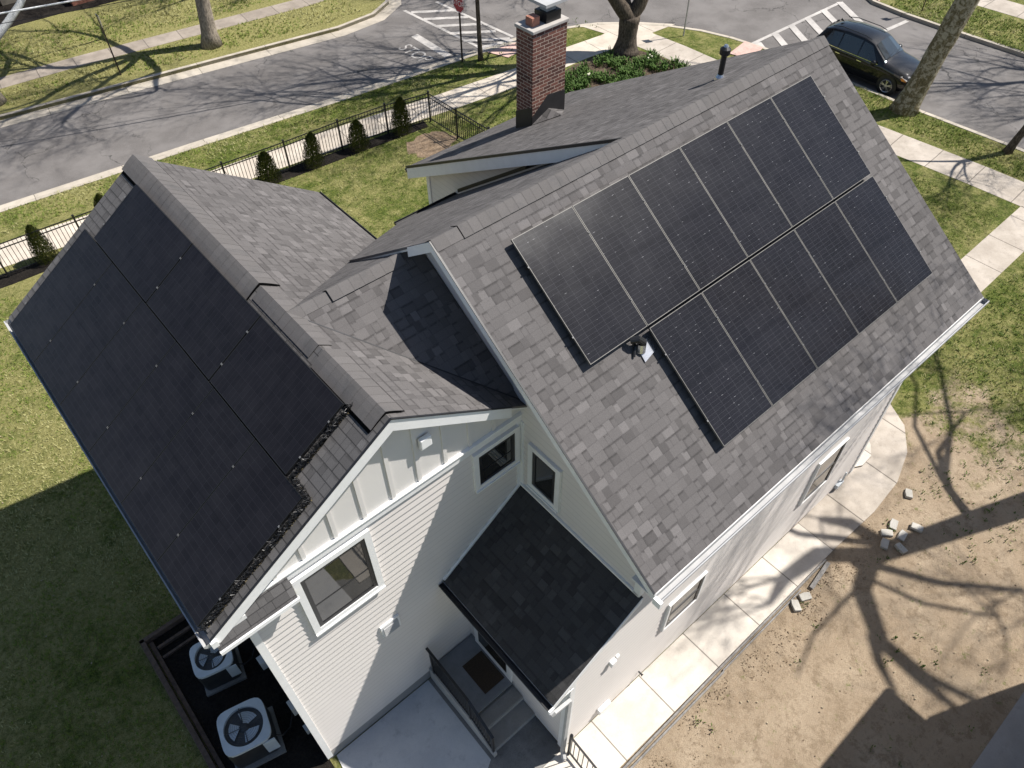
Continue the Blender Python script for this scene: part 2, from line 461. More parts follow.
def flat(name, pts, z, mat, th=0, uvaxis=None, parent=None):
    """horizontal polygon, optional thickness downwards; uv in metres along uvaxis"""
    mb = MB(); ax = Vector(uvaxis or (1, 0)).normalized(); ay = Vector((-ax.y, ax.x))
    P = [(x, y, z) for x, y in pts]
    mb.face(P, [((x*ax.x+y*ax.y), (x*ay.x+y*ay.y)) for x, y in pts])
    if th:
        n = len(P)
        for k in range(n):
            a, b = P[k], P[(k+1) % n]
            mb.face([(a[0],a[1],z-th),(b[0],b[1],z-th),b,a], [(0,0)]*4)
    return obj(name, mb, mat, parent)

def strip(mb, line, a, b, z0, z1=None, closed=False):
    """ribbon along a polyline between lateral offsets a..b (left positive). z1 -> solid down to z1. uv u = arc length"""
    L = [Vector((x, y, 0)) for x, y in line]; n = len(L); nor = []
    for k in range(n):
        d = (L[min(k+1, n-1)]-L[max(k-1, 0)]).normalized(); nor.append(Vector((-d.y, d.x, 0)))
    s = 0
    for k in range(n-1):
        ds = (L[k+1]-L[k]).length
        A0, A1 = L[k]+nor[k]*a, L[k+1]+nor[k+1]*a; B0, B1 = L[k]+nor[k]*b, L[k+1]+nor[k+1]*b
        f = lambda p, z: (p.x, p.y, z)
        mb.face([f(A0,z0), f(A1,z0), f(B1,z0), f(B0,z0)], [(s,a),(s+ds,a),(s+ds,b),(s,b)])
        if z1 is not None:
            mb.face([f(A0,z1), f(A1,z1), f(A1,z0), f(A0,z0)], [(s,a),(s+ds,a),(s+ds,a),(s,a)])
            mb.face([f(B0,z0), f(B1,z0), f(B1,z1), f(B0,z1)], [(s,b),(s+ds,b),(s+ds,b),(s,b)])
        s += ds
    return mb

# ------------------------------------------------------------------ camera and light
F_PX = 768.187
yaw, pitch, roll = R(-40.328), R(-48.704), R(-.725)
Fv = Vector((math.sin(-yaw)*math.cos(pitch), math.cos(yaw)*math.cos(pitch), math.sin(pitch)))
R0 = Fv.cross(Vector((0,0,1))).normalized(); U0 = R0.cross(Fv)
Rv = R0*math.cos(roll)+U0*math.sin(roll); Uv = -R0*math.sin(roll)+U0*math.cos(roll)
cd = bpy.data.cameras.new('camera'); cam = bpy.data.objects.new('camera', cd); COL.objects.link(cam)
cd.sensor_width = 36; cd.lens = F_PX/1024*36; cd.clip_end = 600; cd.clip_start = .1
CAMPOS = Vector((-4.462, -6.887, 15.288))
mw = Matrix((( Rv.x, Uv.x, -Fv.x, CAMPOS.x), (Rv.y, Uv.y, -Fv.y, CAMPOS.y), (Rv.z, Uv.z, -Fv.z, CAMPOS.z), (0,0,0,1)))
cam.matrix_world = mw
S.camera = cam

SUN_EL, SUN_AZ = R(54), R(-24)          # direction towards the sun
ts = Vector((math.cos(SUN_EL)*math.cos(SUN_AZ), math.cos(SUN_EL)*math.sin(SUN_AZ), math.sin(SUN_EL)))
sd = bpy.data.lights.new('sun', 'SUN'); sun = bpy.data.objects.new('sun', sd); COL.objects.link(sun)
sd.energy = 5.0; sd.angle = R(.55); sd.color = (1, .955, .89)
sun.rotation_euler = (-ts).to_track_quat('-Z', 'Y').to_euler(); sun.location = (10, -20, 30)
w = bpy.data.worlds.new('World'); S.world = w; w.use_nodes = True
nt = w.node_tree; bg = nt.nodes['Background']; sky = nt.nodes.new('ShaderNodeTexSky'); sky.sky_type = 'NISHITA'
sky.sun_disc = False; sky.sun_elevation = SUN_EL; sky.sun_rotation = R(114); sky.air_density = 1.0; sky.dust_density = .6
nt.links.new(sky.outputs[0], bg.inputs[0]); bg.inputs[1].default_value = .073
S.view_settings.view_transform = 'Standard'; S.view_settings.look = 'None'; S.view_settings.exposure = .60
S.view_settings.gamma = 1

# ------------------------------------------------------------------ ground, streets
RZ = -.13
kind(flat('road', [(-150,-150),(150,-150),(150,150),(-150,150)], RZ, M['asphalt']), 'structure')
near_kerb = [(-80,28.6),(-20,22.2),(-3.55,20.47),(3,19.8),(8.88,19.12),(14.97,18.6),(17.3,18.3),(19.2,18.05),(20.8,17.45),(22.1,16.5),(23.4,15.0),(24.2,13.6),(24.65,12.2),(24.9,10.6),(25.02,8),(25.05,4),(25.3,-.2),(25.5,-6),(26,-60)]
kind(flat('lawn', near_kerb+[(-80,-60)], 0, M['lawn'], .2), 'structure')
far_kerb = [(-80,38.9),(-20,29.6),(-1.64,26.73),(6.1,25.55),(12.3,24.58),(14.3,24.7),(15.6,25.4),(16.5,26.8),(16.9,30),(17.2,70)]
kind(flat('lawn', [(-80,70)]+[far_kerb[-1]]+far_kerb[::-1][1:], 0, M['lawn'], .2), 'structure')
east_kerb = [(60,13.6),(35,12.2),(33.2,11.4),(32.45,10.2),(32.3,8.5),(32.33,6.3),(32.5,3),(32.8,-6),(33.4,-60)]
kind(flat('lawn', east_kerb+[(60,-60)], 0, M['lawn'], .2), 'structure')
for line, side in ((near_kerb, 1), (far_kerb, -1), (east_kerb, 1)):
    mb = MB()
    strip(mb, line, -.015*1, (.16 if side < 0 else .16), .018, RZ-.05) if side > 0 and line is not near_kerb else strip(mb, line, -.16 if line is near_kerb else 0, .01 if line is near_kerb else .16, .018, RZ-.05)
    kind(obj('kerb', mb, M['kerb']), 'structure')
mb = MB(); strip(mb, near_kerb[:8], .01, .50, RZ+.006); strip(mb, far_kerb, -.6, 0, RZ+.006)
kind(obj('gutter_pan', mb, M['kerb']), 'structure')
mb = MB(); strip(mb, near_kerb[7:], .01, .22, RZ+.006); kind(obj('gutter_pan', mb, M['kerb']), 'structure')

ZW = .008
def walk(name, mid, wd, mat='walk', z=ZW):
    mb = MB(); strip(mb, mid, -wd/2, wd/2, z, 0.0); return kind(obj(name, mb, M[mat]), 'structure')
walk('sidewalk', [(-40,22.9),(-20,20.2),(-4.3,17.95),(-1.6,17.6),(3,17.22),(8,16.72),(12,16.17),(15.7,15.78),(18.66,15.72),(20.4,15.55)], 1.3, 'walkb')
walk('sidewalk', [(-60,39.3),(-20,32.8),(-.8,29.5),(2.4,29.25),(6,28.8),(9.7,28.35),(12.5,28.0),(15,28.0)], 1.0, 'walkt')
walk('sidewalk', [(21.6,15.0),(21.75,13),(21.8,9),(22.2,4),(22.55,0),(22.9,-8),(23.4,-40)], 1.45)
walk('sidewalk', [(36.2,20),(36.3,7),(36.6,3),(37.4,-20)], 1.5)
walk('walkway', [(9.2,-2.45),(16.9,-2.47),(21.95,-2.38)], 1.12)
kind(flat('sidewalk', [(19.9,15.0),(21.2,14.4),(22.3,14.55),(22.35,14.85),(23.75,14.75),(22.7,16.0),(21.3,17.2),(19.6,17.98),(20.5,17.3),(20.75,16.2),(19.5,16.1)], ZW+.004, M['walkb']), 'structure')
kind(flat('ramp', [(15.75,18.3),(16.1,17.3),(17.0,17.4),(17.4,18.12)], .030, M['pink']), 'structure')
kind(flat('ramp', [(23.3,11.35),(24.7,11.6),(24.78,10.7),(23.5,10.4)], .030, M['pink']), 'structure')
kind(flat('ramp', [(32.6,10.0),(33.4,10.1),(33.7,11.3),(33.2,11.1)], .030, M['pink']), 'structure')
kind(flat('ramp', [(15.6,25.6),(16.4,27),(15,28.4),(13.6,27.5)], .030, M['walk']), 'structure')
# path beside the house with a rounded end
mb = MB(); strip(mb, [(-2.0,-4.60),(-1.2,-4.60),(6.36,-4.60)], -.46, .46, .03, 0)
pa_ = None
pa = [(6.36,-5.06),(7.92,-5.11),(9.04,-5.02),(10.01,-4.71),(10.71,-4.22),(11.08,-3.6),(11.1,-2.9),(9.0,-2.9),(8.46,-4.1),(6.36,-4.14)]
kind(flat('path_end', pa, .03, M['walk'], .03), 'structure')
o = obj('path', mb, M['path']); kind(o, 'structure')
for poly in o.data.polygons:
    for li, vi in zip(poly.loop_indices, poly.vertices):
        o.data.uv_layers[0].data[li].uv = (o.data.vertices[vi].co.x+.25 if o.data.vertices[vi].co.x < 6.5 else 6.6+.25, 0)
kind(flat('step_slab', [(8.5,-4.06),(8.8,-4.22),(9.2,-4.2),(9.5,-4.0),(9.68,-3.7),(9.7,-3.1),(8.5,-3.1)], .09, M['path'], .1), 'structure')
kind(flat('concrete_pad', [(-4.25,-1.46),(-2.13,-1.46),(-2.13,-3.4),(-2.3,-3.5),(-2.6,-8),(-5,-8),(-4.45,-3)], .02, M['pad'], .02), 'structure')
kind(flat('concrete_pad', [(-2.13,-1.46),(-.99,-1.46),(-.99,-4.2),(-2.0,-4.3),(-2.45,-4.6),(-2.3,-3.5)], .012, M['rough'], .02), 'structure')
kind(flat('driveway', [(2,-9.3),(30,-9.1),(30,-9.9),(2,-9.9)], .012, M['found'], .02), 'structure')
kind(flat('mulch_bed', [(-4.385,2.9),(-6.0,2.9),(-6.02,-1.2),(-6.1,-7),(-4.6,-7),(-4.385,-1.4)], .01, M['mulch'], .02), 'structure')
kind(flat('mulch_bed', [(-12,18.1),(-4.4,16.95),(-1,16.7),(5,16.2),(10.4,15.6),(10.3,15.15),(4.9,15.6),(-1,16.15),(-4.4,16.3),(-12,17.2)], .01, M['mulch'], .01), 'structure')
kind(flat('garden_bed', [(14.6,14.3),(16.4,14.75),(17.7,15.0),(19.6,14.95),(20.6,14.4),(20.95,13.2),(20.95,11.6),(18.5,11.0),(15.6,12.2)], .012, M['soil'], .01), 'structure')
kind(flat('garden_bed', [(-3,33.6),(1.5,34.6),(3.4,34.5),(5,34.2),(8,34.0),(9,36),(-6,39)], .012, M['mulch'], .01), 'structure')
def blob(name, cx, cy, rx, ry, mat, z, seed=0, n=22):
    rr = random.Random(seed)
    pts = [(cx+rx*(1+.25*rr.uniform(-1,1))*math.cos(2*PI*k/n), cy+ry*(1+.25*rr.uniform(-1,1))*math.sin(2*PI*k/n)) for k in range(n)]
    return kind(flat(name, pts, z, M[mat]), 'structure')
blob('bare_earth', 9.7, 14.15, .95, .75, 'earth', .006, 3)

# road markings
mb = MB(); zp = RZ+.005
zq = [zp]
def quad(mb, pts): zq[0] += .0012; mb.face([(x,y,zq[0]) for x,y in pts])
quad(mb, [(14.36,21.9),(14.74,21.93),(14.66,19.35),(14.28,19.35)])
def bar(a, b, wd):
    a = Vector((*a,0)); b = Vector((*b,0)); d = (b-a).normalized(); n = Vector((-d.y,d.x,0))*wd/2
    quad(mb, [(p.x,p.y) for p in (a-n, b-n, b+n, a+n)])
bar((15.72,24.35),(16.0,18.75),.16); bar((17.42,24.1),(17.72,18.87),.16)
for k in range(6): 
    y = 23.95-k*.98; bar((15.84,y),(17.5,y-1.2 if k < 5 else y-.4),.24)
bar((24.75,11.42),(31.5,11.28),.17); bar((24.9,8.75),(32.0,8.15),.2)
for x in (25.2,26.45,27.65,28.85,30.1,31.4): bar((x+.08,11.34),(x-1.4,9.0),.32)
kind(obj('road_marking', mb, M['roadpaint']), 'structure')
# the word STOP lettered on the asphalt
fc = bpy.data.curves.new('stop_text', 'FONT'); fc.body = 'STOP'; fc.size = 1.25; fc.align_x = 'CENTER'; fc.align_y = 'CENTER'
fo = bpy.data.objects.new('stop_text', fc); COL.objects.link(fo)
bpy.context.view_layer.update()
dg = bpy.context.evaluated_depsgraph_get(); me = bpy.data.meshes.new_from_object(fo.evaluated_get(dg)); bpy.data.objects.remove(fo)
me.name = 'road_lettering'; me.materials.clear(); me.materials.append(M['roadpaint'])
ro = bpy.data.objects.new('road_lettering', me); COL.objects.link(ro)
ro.location = (13.55, 20.5, RZ+.006); ro.rotation_euler = (0, 0, R(-90)); ro.scale = (.62, .75, 1); kind(ro, 'structure')

# ------------------------------------------------------------------ the house
TB, TE, TA = .71382, .68439, .63676
ZB, L = 8.908, 8.925
XA, ZA, YA0, YA1 = -1.871, 8.197, -1.594, 5.86
TN = .7475                                       # north slope of the main roof
xp_ = -.983
WY, WX, XW, BY = -1.442, -4.373, .318, -4.123
house = thing('house', 'cream sided gabled house with grey shingle roofs and brick chimney on the corner lot', 'house', (2,0,0))

def plane_uv(pts, nor, uax):
    u = Vector(uax).normalized(); v = Vector(nor).cross(u).normalized()
    if v.z < 0: v = -v
    return [(Vector(p).dot(u), Vector(p).dot(v)) for p in pts]
def slab(name, pts, th, mat, uax, deck=True, parent=house, label=None):
    P = [Vector(p) for p in pts]
    nor = (P[1]-P[0]).cross(P[2]-P[0]).normalized()
    if nor.z < 0: P.reverse(); nor = -nor
    mb = MB(); T = [tuple(p) for p in P]
    mb.face(T, plane_uv(T, nor, uax))
    n = len(P)
    for k in range(n):
        a, b = P[k], P[(k+1)%n]
        mb.face([tuple(a-nor*th), tuple(b-nor*th), tuple(b), tuple(a)], [(0,.5),(.1,.5),(.1,.52),(0,.52)])
    mb.face([tuple(p-nor*th) for p in reversed(P)], [(0,0)]*n)
    o = obj(name, mb, mat, parent, label=label)
    if deck:
        c = sum(P, Vector())/n; dk = MB()
        Q = [p-nor*(th+.003)+(c-p).normalized()*.02 for p in P]
        dk.prism([tuple(q) for q in Q], -nor*.03)
        obj('soffit', dk, M['soffit'], o)
    return o
def zBs(y): return ZB+TB*y           # y negative on the south slope
ye = -4.547; ze = zBs(ye)
main_roof = slab('roof', [(0,0,ZB),(0,ye,ze),(L,ye,ze),(L,0,ZB)], .035, M['shingle'], (1,0,0), label='sunlit shingle slope under the pale framed solar panels')
# north slope (main) with diagonal west edge continuing the valley
yn = 4.9; zn = ZB-TN*yn
slab('roof', [(0,0,ZB),(3.95,0,ZB),(3.95,yn,zn),(2.42,yn,zn),(1.213,3.77,ZB-TN*3.77),(0,2.55,ZB-TN*2.55)], .035, M['shingle'], (1,0,0))
# link roof between wing ridge and main block
yc = .815
zcn = lambda y: ZA-TN*(y-yc)*1.0
slab('roof', [(XA,yc,ZA),(0.33,yc,ZA),(0.33,2.9,ZA-.715*(2.9-yc)),(1.213,3.77,ZA-.715*(3.77-yc))], .03, M['shingle'], (1,0,0))
# dormer (long shed slope towards the street)
TD, XD, YD = .56, 3.761, 6.45
slab('roof', [(XD,0,ZB+.004),(L,0,ZB+.004),(L,YD,ZB-TD*YD),(XD,YD,ZB-TD*YD)], .05, M['shingle'], (1,0,0), label='low pitched shingle slope carrying the brick chimney')
# wing
xw = -4.793; zw = ZA-TA*(XA-xw)
wing_w = slab('roof', [(XA,YA0,ZA),(XA,YA1,ZA),(xw,YA1,zw),(xw,YA0,zw)], .035, M['shingle_low'], (0,1,0), label='slope under the all-black solar panels')
xE = 1.213; zE = ZA-TE*(xE-XA)
slab('roof', [(XA,yc,ZA),(xE,3.77,zE),(xE,YA1,zE),(XA,YA1,ZA)], .035, M['shingle'], (0,1,0))
# near east slope up to valley: valley runs (XA,yc) -> through (-.456,-.658)
vy = lambda x: yc-(x-XA)*1.041*1.0
xv = XW
# valley end where it meets near rake line
xr = XA+(yc-YA0)/1.041
slab('roof', [(XA,YA0,ZA),(xr,YA0,ZA-TE*(xr-XA)),(XA,yc,ZA)], .035, M['shingle'], (0,1,0))
zr_ = ZA-TE*(xr-XA)
# south facing link slope: ridge at yc, valley to (xr,YA0)
slab('roof', [(XA,yc,ZA),(xr,YA0,zr_),(XW,YA0,zr_-.002),(XW,yc,ZA)], .034, M['shingle'], (1,0,0), label='short slope shaded by the main gable')
# valley flashing line
mb = MB(); mb.beam((XA,yc,ZA+.004),(xr,YA0,zr_+.004),.02,.008); obj('valley_flashing', mb, M['darkmetal'], house)
# side entry shed roof
xs, zs1 = -1.449, 3.338
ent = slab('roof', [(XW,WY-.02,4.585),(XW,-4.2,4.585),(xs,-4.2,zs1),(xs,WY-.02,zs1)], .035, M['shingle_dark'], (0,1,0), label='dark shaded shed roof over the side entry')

# ridge caps: raised rounded vents
def ridge(a, b, wid, tl, tr, lift=.035, name='ridge_cap', parent=house, zo=.0, bl=.02, br=.02):
    """a,b ridge ends; wid slope width; tl/tr slopes left and right"""
    a, b = Vector(a), Vector(b); d = (b-a).normalized(); s = Vector((-d.y, d.x, 0))
    prof = []
    for q, t_ in ((wid, tl), (wid*.55, tl), (wid*.2, tl), (0, None), (-wid*.2, tr), (-wid*.55, tr), (-wid, tr)):
        if t_ is None: prof.append((0, lift+.004))
        else:
            drop = abs(q)*t_; prof.append((q, -drop+lift+ (lift*.3 if abs(q) > .01 and abs(q) < wid else 0)))
    mb = MB(); Ln = (b-a).length; dist = 0; cum = [0]
    for k in range(len(prof)-1): cum.append(cum[-1]+math.hypot(prof[k+1][0]-prof[k][0], prof[k+1][1]-prof[k][1]))
    N = max(1, int(Ln/.16))
    for i in range(N):
        p0 = a+d*Ln*i/N; p1 = a+d*Ln*(i+1)/N
        j0 = random.uniform(-.0015,.0015)
        for k in range(len(prof)-1):
            (q0,h0),(q1,h1) = prof[k], prof[k+1]
            P = [p0+s*q0+Vector((0,0,h0+.0025+j0)), p0+s*q1+Vector((0,0,h1+.0025+j0)), p1+s*q1+Vector((0,0,h1)), p1+s*q0+Vector((0,0,h0))]
            mb.face([tuple(x) for x in P], [(i*.16,cum[k]),(i*.16,cum[k+1]),((i+1)*.16-.001,cum[k+1]),((i+1)*.16-.001,cum[k])])
    o = obj(name, mb, M['cap'], parent, smooth=False)
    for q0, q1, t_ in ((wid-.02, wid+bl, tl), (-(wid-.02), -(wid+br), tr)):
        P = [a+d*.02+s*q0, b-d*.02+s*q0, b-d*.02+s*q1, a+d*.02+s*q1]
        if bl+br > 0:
            dk = MB(); dk.prism([tuple(p_+Vector((0,0,-abs(q0 if k_ < 2 else q1)*t_-zo+.004))) for k_, p_ in enumerate(P)], (0,0,.008)); obj('vent_gap_shade', dk, M['ventblack'], o)  # flat dark strip standing in for the shadow gap along the cap edge
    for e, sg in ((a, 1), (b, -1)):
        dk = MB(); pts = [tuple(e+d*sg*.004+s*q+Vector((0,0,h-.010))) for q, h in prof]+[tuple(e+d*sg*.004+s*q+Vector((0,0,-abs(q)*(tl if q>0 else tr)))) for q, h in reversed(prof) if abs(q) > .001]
        dk.face(pts); obj('vent_end', dk, M['ventblack'], o)
    return o
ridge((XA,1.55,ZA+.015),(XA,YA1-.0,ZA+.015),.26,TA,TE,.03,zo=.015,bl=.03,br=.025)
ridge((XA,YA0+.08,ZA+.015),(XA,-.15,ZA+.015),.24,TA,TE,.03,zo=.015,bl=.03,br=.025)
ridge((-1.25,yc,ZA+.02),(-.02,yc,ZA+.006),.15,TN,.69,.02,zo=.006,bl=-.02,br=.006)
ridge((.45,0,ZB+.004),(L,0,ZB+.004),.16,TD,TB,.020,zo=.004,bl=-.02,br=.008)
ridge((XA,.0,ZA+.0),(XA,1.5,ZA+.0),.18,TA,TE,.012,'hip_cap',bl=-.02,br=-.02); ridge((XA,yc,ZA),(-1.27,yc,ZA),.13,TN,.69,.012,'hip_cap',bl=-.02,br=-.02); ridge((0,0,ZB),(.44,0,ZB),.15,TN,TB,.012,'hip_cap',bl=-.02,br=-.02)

# walls: lap siding generator
def clip(poly, z, keep_above):
    out = []
    for k in range(len(poly)):
        a, b = poly[k], poly[(k+1)%len(poly)]
        ia = (a[1] >= z) if keep_above else (a[1] <= z); ib = (b[1] >= z) if keep_above else (b[1] <= z)
        if ia: out.append(a)
        if ia != ib:
            t_ = (z-a[1])/(b[1]-a[1]); out.append((a[0]+(b[0]-a[0])*t_, z))
    return out
def lapwall(poly, o3, ud, nd, z0, z1, e=.15, out=.018):
    mb = MB(); z = z0; o3 = Vector(o3); ud = Vector(ud); nd = Vector(nd)
    while z < z1-1e-4:
        zt = min(z+e, z1); q = clip(clip(poly, z, True), zt, False)
        if len(q) >= 3:
            def P(a, off=None):
                k = (1-(a[1]-z)/e)*out if off is None else off
                return tuple(o3+ud*a[0]+nd*k+Vector((0,0,a[1])))
            mb.face([P(a) for a in q], [(a[0], max(.002, (a[1]-z)/e)) for a in q])
            lo = [a for a in q if abs(a[1]-z) < 1e-5]
            if len(lo) >= 2:
                lo.sort(); a, b = lo[0], lo[-1]
                mb.face([P(a, 0), P(b, 0), P(b, out), P(a, out)])
        z = zt
    return mb
# wing south wall, below band
mb = lapwall([(WX,.38),(XW,.38),(XW,6.27),(WX,6.27)], (0,WY,0), (1,0,0), (0,-1,0), .38, 6.27, .15)
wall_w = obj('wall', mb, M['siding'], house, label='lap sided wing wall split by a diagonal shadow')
for b_ in ((WX+.03,XW,WY+.004,WY+.10,-.05,.379),(WX+.03,WX+.1,WY+.101,YA1-.3,-.05,.17),(xp_+.02,8.40,BY+.004,BY+.08,-.05,.099)):
    mb = MB(); mb.box(*b_); obj('foundation', mb, M['found'], house)
# gable board
def zA_w(x): return ZA-TA*(XA-x) if x < XA else ZA-TE*(x-XA)
mb = MB(); gx = [-4.73, XA, XW]; pts = [(WX-.05,WY-.004,6.27),(XW,WY-.004,6.27),(XW,WY-.004,zA_w(XW)-.045),(XA,WY-.004,ZA-.05),(WX-.05,WY-.004,zA_w(WX-.05)-.045)]
mb.prism(pts, (0,.1,0)); gab = obj('gable', mb, M['board'], house, label='board and batten gable end')
for x in (-3.80,-3.38,-2.90,-2.45,-1.98,-1.54,-1.09,-.65,-.21):
    zt = zA_w(x)-.1
    if zt > 6.45: mb = MB(); mb.box(x-.03,x+.03,WY-.026,WY-.002,6.426,zt); obj('batten', mb, M['board'], gab)
# band + trim on the wing wall
mb = MB(); mb.box(WX-.02,XW-.001,WY-.042,WY+.01,6.265,6.40); mb.box(WX-.02,XW-.001,WY-.06,WY+.01,6.40,6.425)
obj('trim_band', mb, M['white'], house)
mb = MB(); mb.box(WX-.035,WX+.075,WY-.035,WY+.0,.17,6.26); mb.box(WX-.035,WX-.005,WY,WY+.10,.17,6.26); obj('corner_board', mb, M['white'], house)
mb = MB(); mb.box(XW-.09,XW-.003,WY-.03,WY,4.62,6.26); mb.box(XW-.03,XW-.006,WY-.1,WY-.031,4.62,6.26); obj('corner_board', mb, M['white'], house)
mb = MB(); mb.box(WX,WX+.08,WY+.03,YA1-.25,.17,6.5); obj('wall', mb, M['siding'], house, label='west wall of the wing in shade')
mb = MB(); mb.box(WX+.1,.88,YA1-.33,YA1-.25,.1,6.3); mb.box(.86,.94,3.0,YA1-.25,.1,zE+.1); mb.prism([(WX+.1,YA1-.33,6.3),(.9,YA1-.33,6.25),(XA,YA1-.33,ZA-.08)],(0,.08,0)); obj('wall', mb, M['siding'], house)
# main west gable wall
def zBg(y): return ZB+TB*y if y < 0 else ZB-TN*y
mb = lapwall([(1.30,4.5),(4.12,4.5),(4.12,zBs(-4.12)-.05),(1.30,zBs(-1.3)-.05)], (XW,0,0), (0,-1,0), (-1,0,0), 4.3, 8.2, .15)
obj('wall', mb, M['siding'], house, label='gable wall above the side entry roof')
mb = MB(); mb.prism([(XW+.02,-4.05,.0),(XW+.02,4.5,.0),(XW+.02,4.5,zBg(4.5)-.08),(XW+.02,.82,zBg(.82)-.06),(XW+.02,0,ZB-.06),(XW+.02,-4.05,zBs(-4.05)-.06)],(.06,0,0)); 
mb.prism([(XW-.01,-1.60,7.2),(XW-.01,.60,8.1),(XW-.01,.58,ZB-TN*.58-.05),(XW-.01,0,ZB-.05),(XW-.01,-1.6,zBs(-1.6)-.05)],(.025,0,0)); obj('wall', mb, M['siding'], house)
# main south wall
mb = lapwall([(XW,.1),(8.42,.1),(8.42,5.9),(XW,5.9)], (0,BY,0), (1,0,0), (0,-1,0), .1, 5.88, .15)
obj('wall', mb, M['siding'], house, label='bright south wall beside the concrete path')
mb = lapwall([(0,.1),(3.9,.1),(3.9,5.75),(0,5.75)], (8.42,BY,0), (0,1,0), (1,0,0), .1, 5.75, .15)
mb.prism([(8.42,-4.0,.1),(8.42,6.0,.1),(8.42,6.0,5.4),(8.42,0,8.8),(8.42,-4.0,5.95)],(-.05,0,0)); obj('wall', mb, M['siding'], house)
mb = MB(); mb.box(8.34,8.455,BY-.035,BY-.0,.1,5.7); mb.box(8.42,8.455,BY,BY+.1,.1,5.7); obj('corner_board', mb, M['white'], house)
# dormer walls
mb = lapwall([(0,4.0),(6.05,4.0),(6.05,ZB-TD*6.05-.1),(0,ZB-.1)], (4.06,0,0), (0,1,0), (-1,0,0), 4.0, 8.8, .15)
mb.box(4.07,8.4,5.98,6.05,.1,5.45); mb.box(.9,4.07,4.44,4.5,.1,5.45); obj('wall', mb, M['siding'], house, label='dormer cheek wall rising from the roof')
mb = MB(); mb.box(4.02,4.055,5.97,6.085,4.0,5.42); obj('corner_board', mb, M['white'], house)
mb = MB(); mb.prism([(4.03,.9,zBg(.9)+.03),(4.03,4.9,zBg(4.9)+.03),(4.03,4.9,zBg(4.9)+.12),(4.03,.9,zBg(.9)+.12)],(.02,0,0)); obj('step_flashing', mb, M['darkmetal'], house)
mb = MB(); mb.box(3.95,4.045,2.55,2.63,7.05,7.35); obj('vent_hood', mb, M['black'], house)
# side entry (mudroom)
xp = -.983
mb = lapwall([(0,.1),(abs(BY-WY),.1),(abs(BY-WY),3.6),(0,3.6)], (xp,WY,0), (0,-1,0), (-1,0,0), .1, 3.62, .15)
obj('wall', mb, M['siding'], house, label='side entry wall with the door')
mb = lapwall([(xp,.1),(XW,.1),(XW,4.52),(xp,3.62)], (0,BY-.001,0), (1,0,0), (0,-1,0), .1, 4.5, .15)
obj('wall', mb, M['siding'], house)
mb = MB(); mb.box(xp-.05,xp+.06,BY-.05,BY-.018,.1,3.55); mb.box(xp-.05,xp-.02,BY-.018,BY+.1,.1,3.55); obj('corner_board', mb, M['white'], house)
# fascias, rakes and gutters
def rake(a, b, h, th, off, mat='white', parent=house, name='rake_board'):
    """board hanging below line a-b (roof edge), outer face moved by off"""
    a, b, off = Vector(a), Vector(b), Vector(off)
    mb = MB(); n = off.normalized()
    p = [a+n*.012, b+n*.012, b+n*.012-Vector((0,0,h)), a+n*.012-Vector((0,0,h))]
    mb.prism([tuple(x-Vector((0,0,.012))) for x in p], -n*th); return obj(name, mb, M[mat], parent)
rake((XA,YA0,ZA-.01),(xw,YA0,zw-.01),.21,.03,(0,-1,0)); rake((XA,YA0,ZA-.01),(XW-.31,YA0,ZA-TE*(XW-.31-XA)-.01),.21,.03,(0,-1,0))
rake((0,0.6,ZB-TN*.6),(0,0,ZB),.17,.03,(-1,0,0)); rake((0,0,ZB),(0,ye,ze),.17,.03,(-1,0,0))
rake((L,0,ZB),(L,ye,ze),.17,.03,(1,0,0)); rake((L,0,ZB),(L,YD,ZB-TD*YD),.17,.03,(1,0,0))
rake((XD,.1,ZB-.05),(XD,YD,ZB-TD*YD-.03),.27,.03,(-1,0,0)); rake((XA,YA1,ZA),(xw,YA1,zw),.17,.03,(0,1,0)); rake((XA,YA1,ZA),(xE,YA1,zE),.17,.03,(0,1,0))
for a_, b_, w_, h_ in (((XA,YA0-.012,ZA+.002),(xw,YA0-.012,zw+.002),.03,.012),((XA,YA0-.012,ZA+.002),(XW-.31,YA0-.012,ZA-TE*(XW-.31-XA)+.002),.03,.012),((-.012,0,ZB+.002),(-.012,ye,ze+.002),.03,.012),((XD-.01,.1,ZB-.05),(XD-.01,YD,ZB-TD*YD+.002),.04,.05)):
    mb = MB(); mb.beam(a_, b_, w_, h_); obj('drip_edge', mb, M['darkmetal'], house)
def gutter(a, b, out, mat, w_=.125, h=.1, name='gutter'):
    a, b, o_ = Vector(a), Vector(b), Vector(out).normalized(); mb = MB()
    prof = [(0.003,0),(0.003,-h),(w_*.6,-h),(w_,-h*.45),(w_,0),(w_-.018,0),(w_-.018,-.01),(w_-.008,-.012),(w_-.01,-h*.42),(w_*.58,-h+.008),(.012,-h+.008),(.012,0)]
    P = [a+o_*x+Vector((0,0,z)) for x, z in prof]; Q = [b+o_*x+Vector((0,0,z)) for x, z in prof]
    i = mb.add([tuple(p) for p in P]); j = mb.add([tuple(p) for p in Q]); n = len(prof)
    for k in range(n): mb.f.append((i+k, j+k, j+(k+1)%n, i+(k+1)%n))
    for e in (a, b):
        mb.face([tuple(e+o_*x+Vector((0,0,z))) for x, z in [(0.003,.0),(0.003,-h),(w_*.6,-h),(w_,-h*.45),(w_,0)]])
    return obj(name, mb, mat, house)
gutter((-.02,ye,ze-.03),(L+.02,ye,ze-.03),(0,-1,0),M['gutter'])
mb = MB(); mb.box(0,L,ye+.0,ye+.02,ze-.2,ze-.04); obj('fascia', mb, M['white'], house)
mb = MB(); mb.box(0.02,L-.02,ye+.02,BY+.0,ze-.22,ze-.19); obj('eave_soffit', mb, M['soffit'], house)
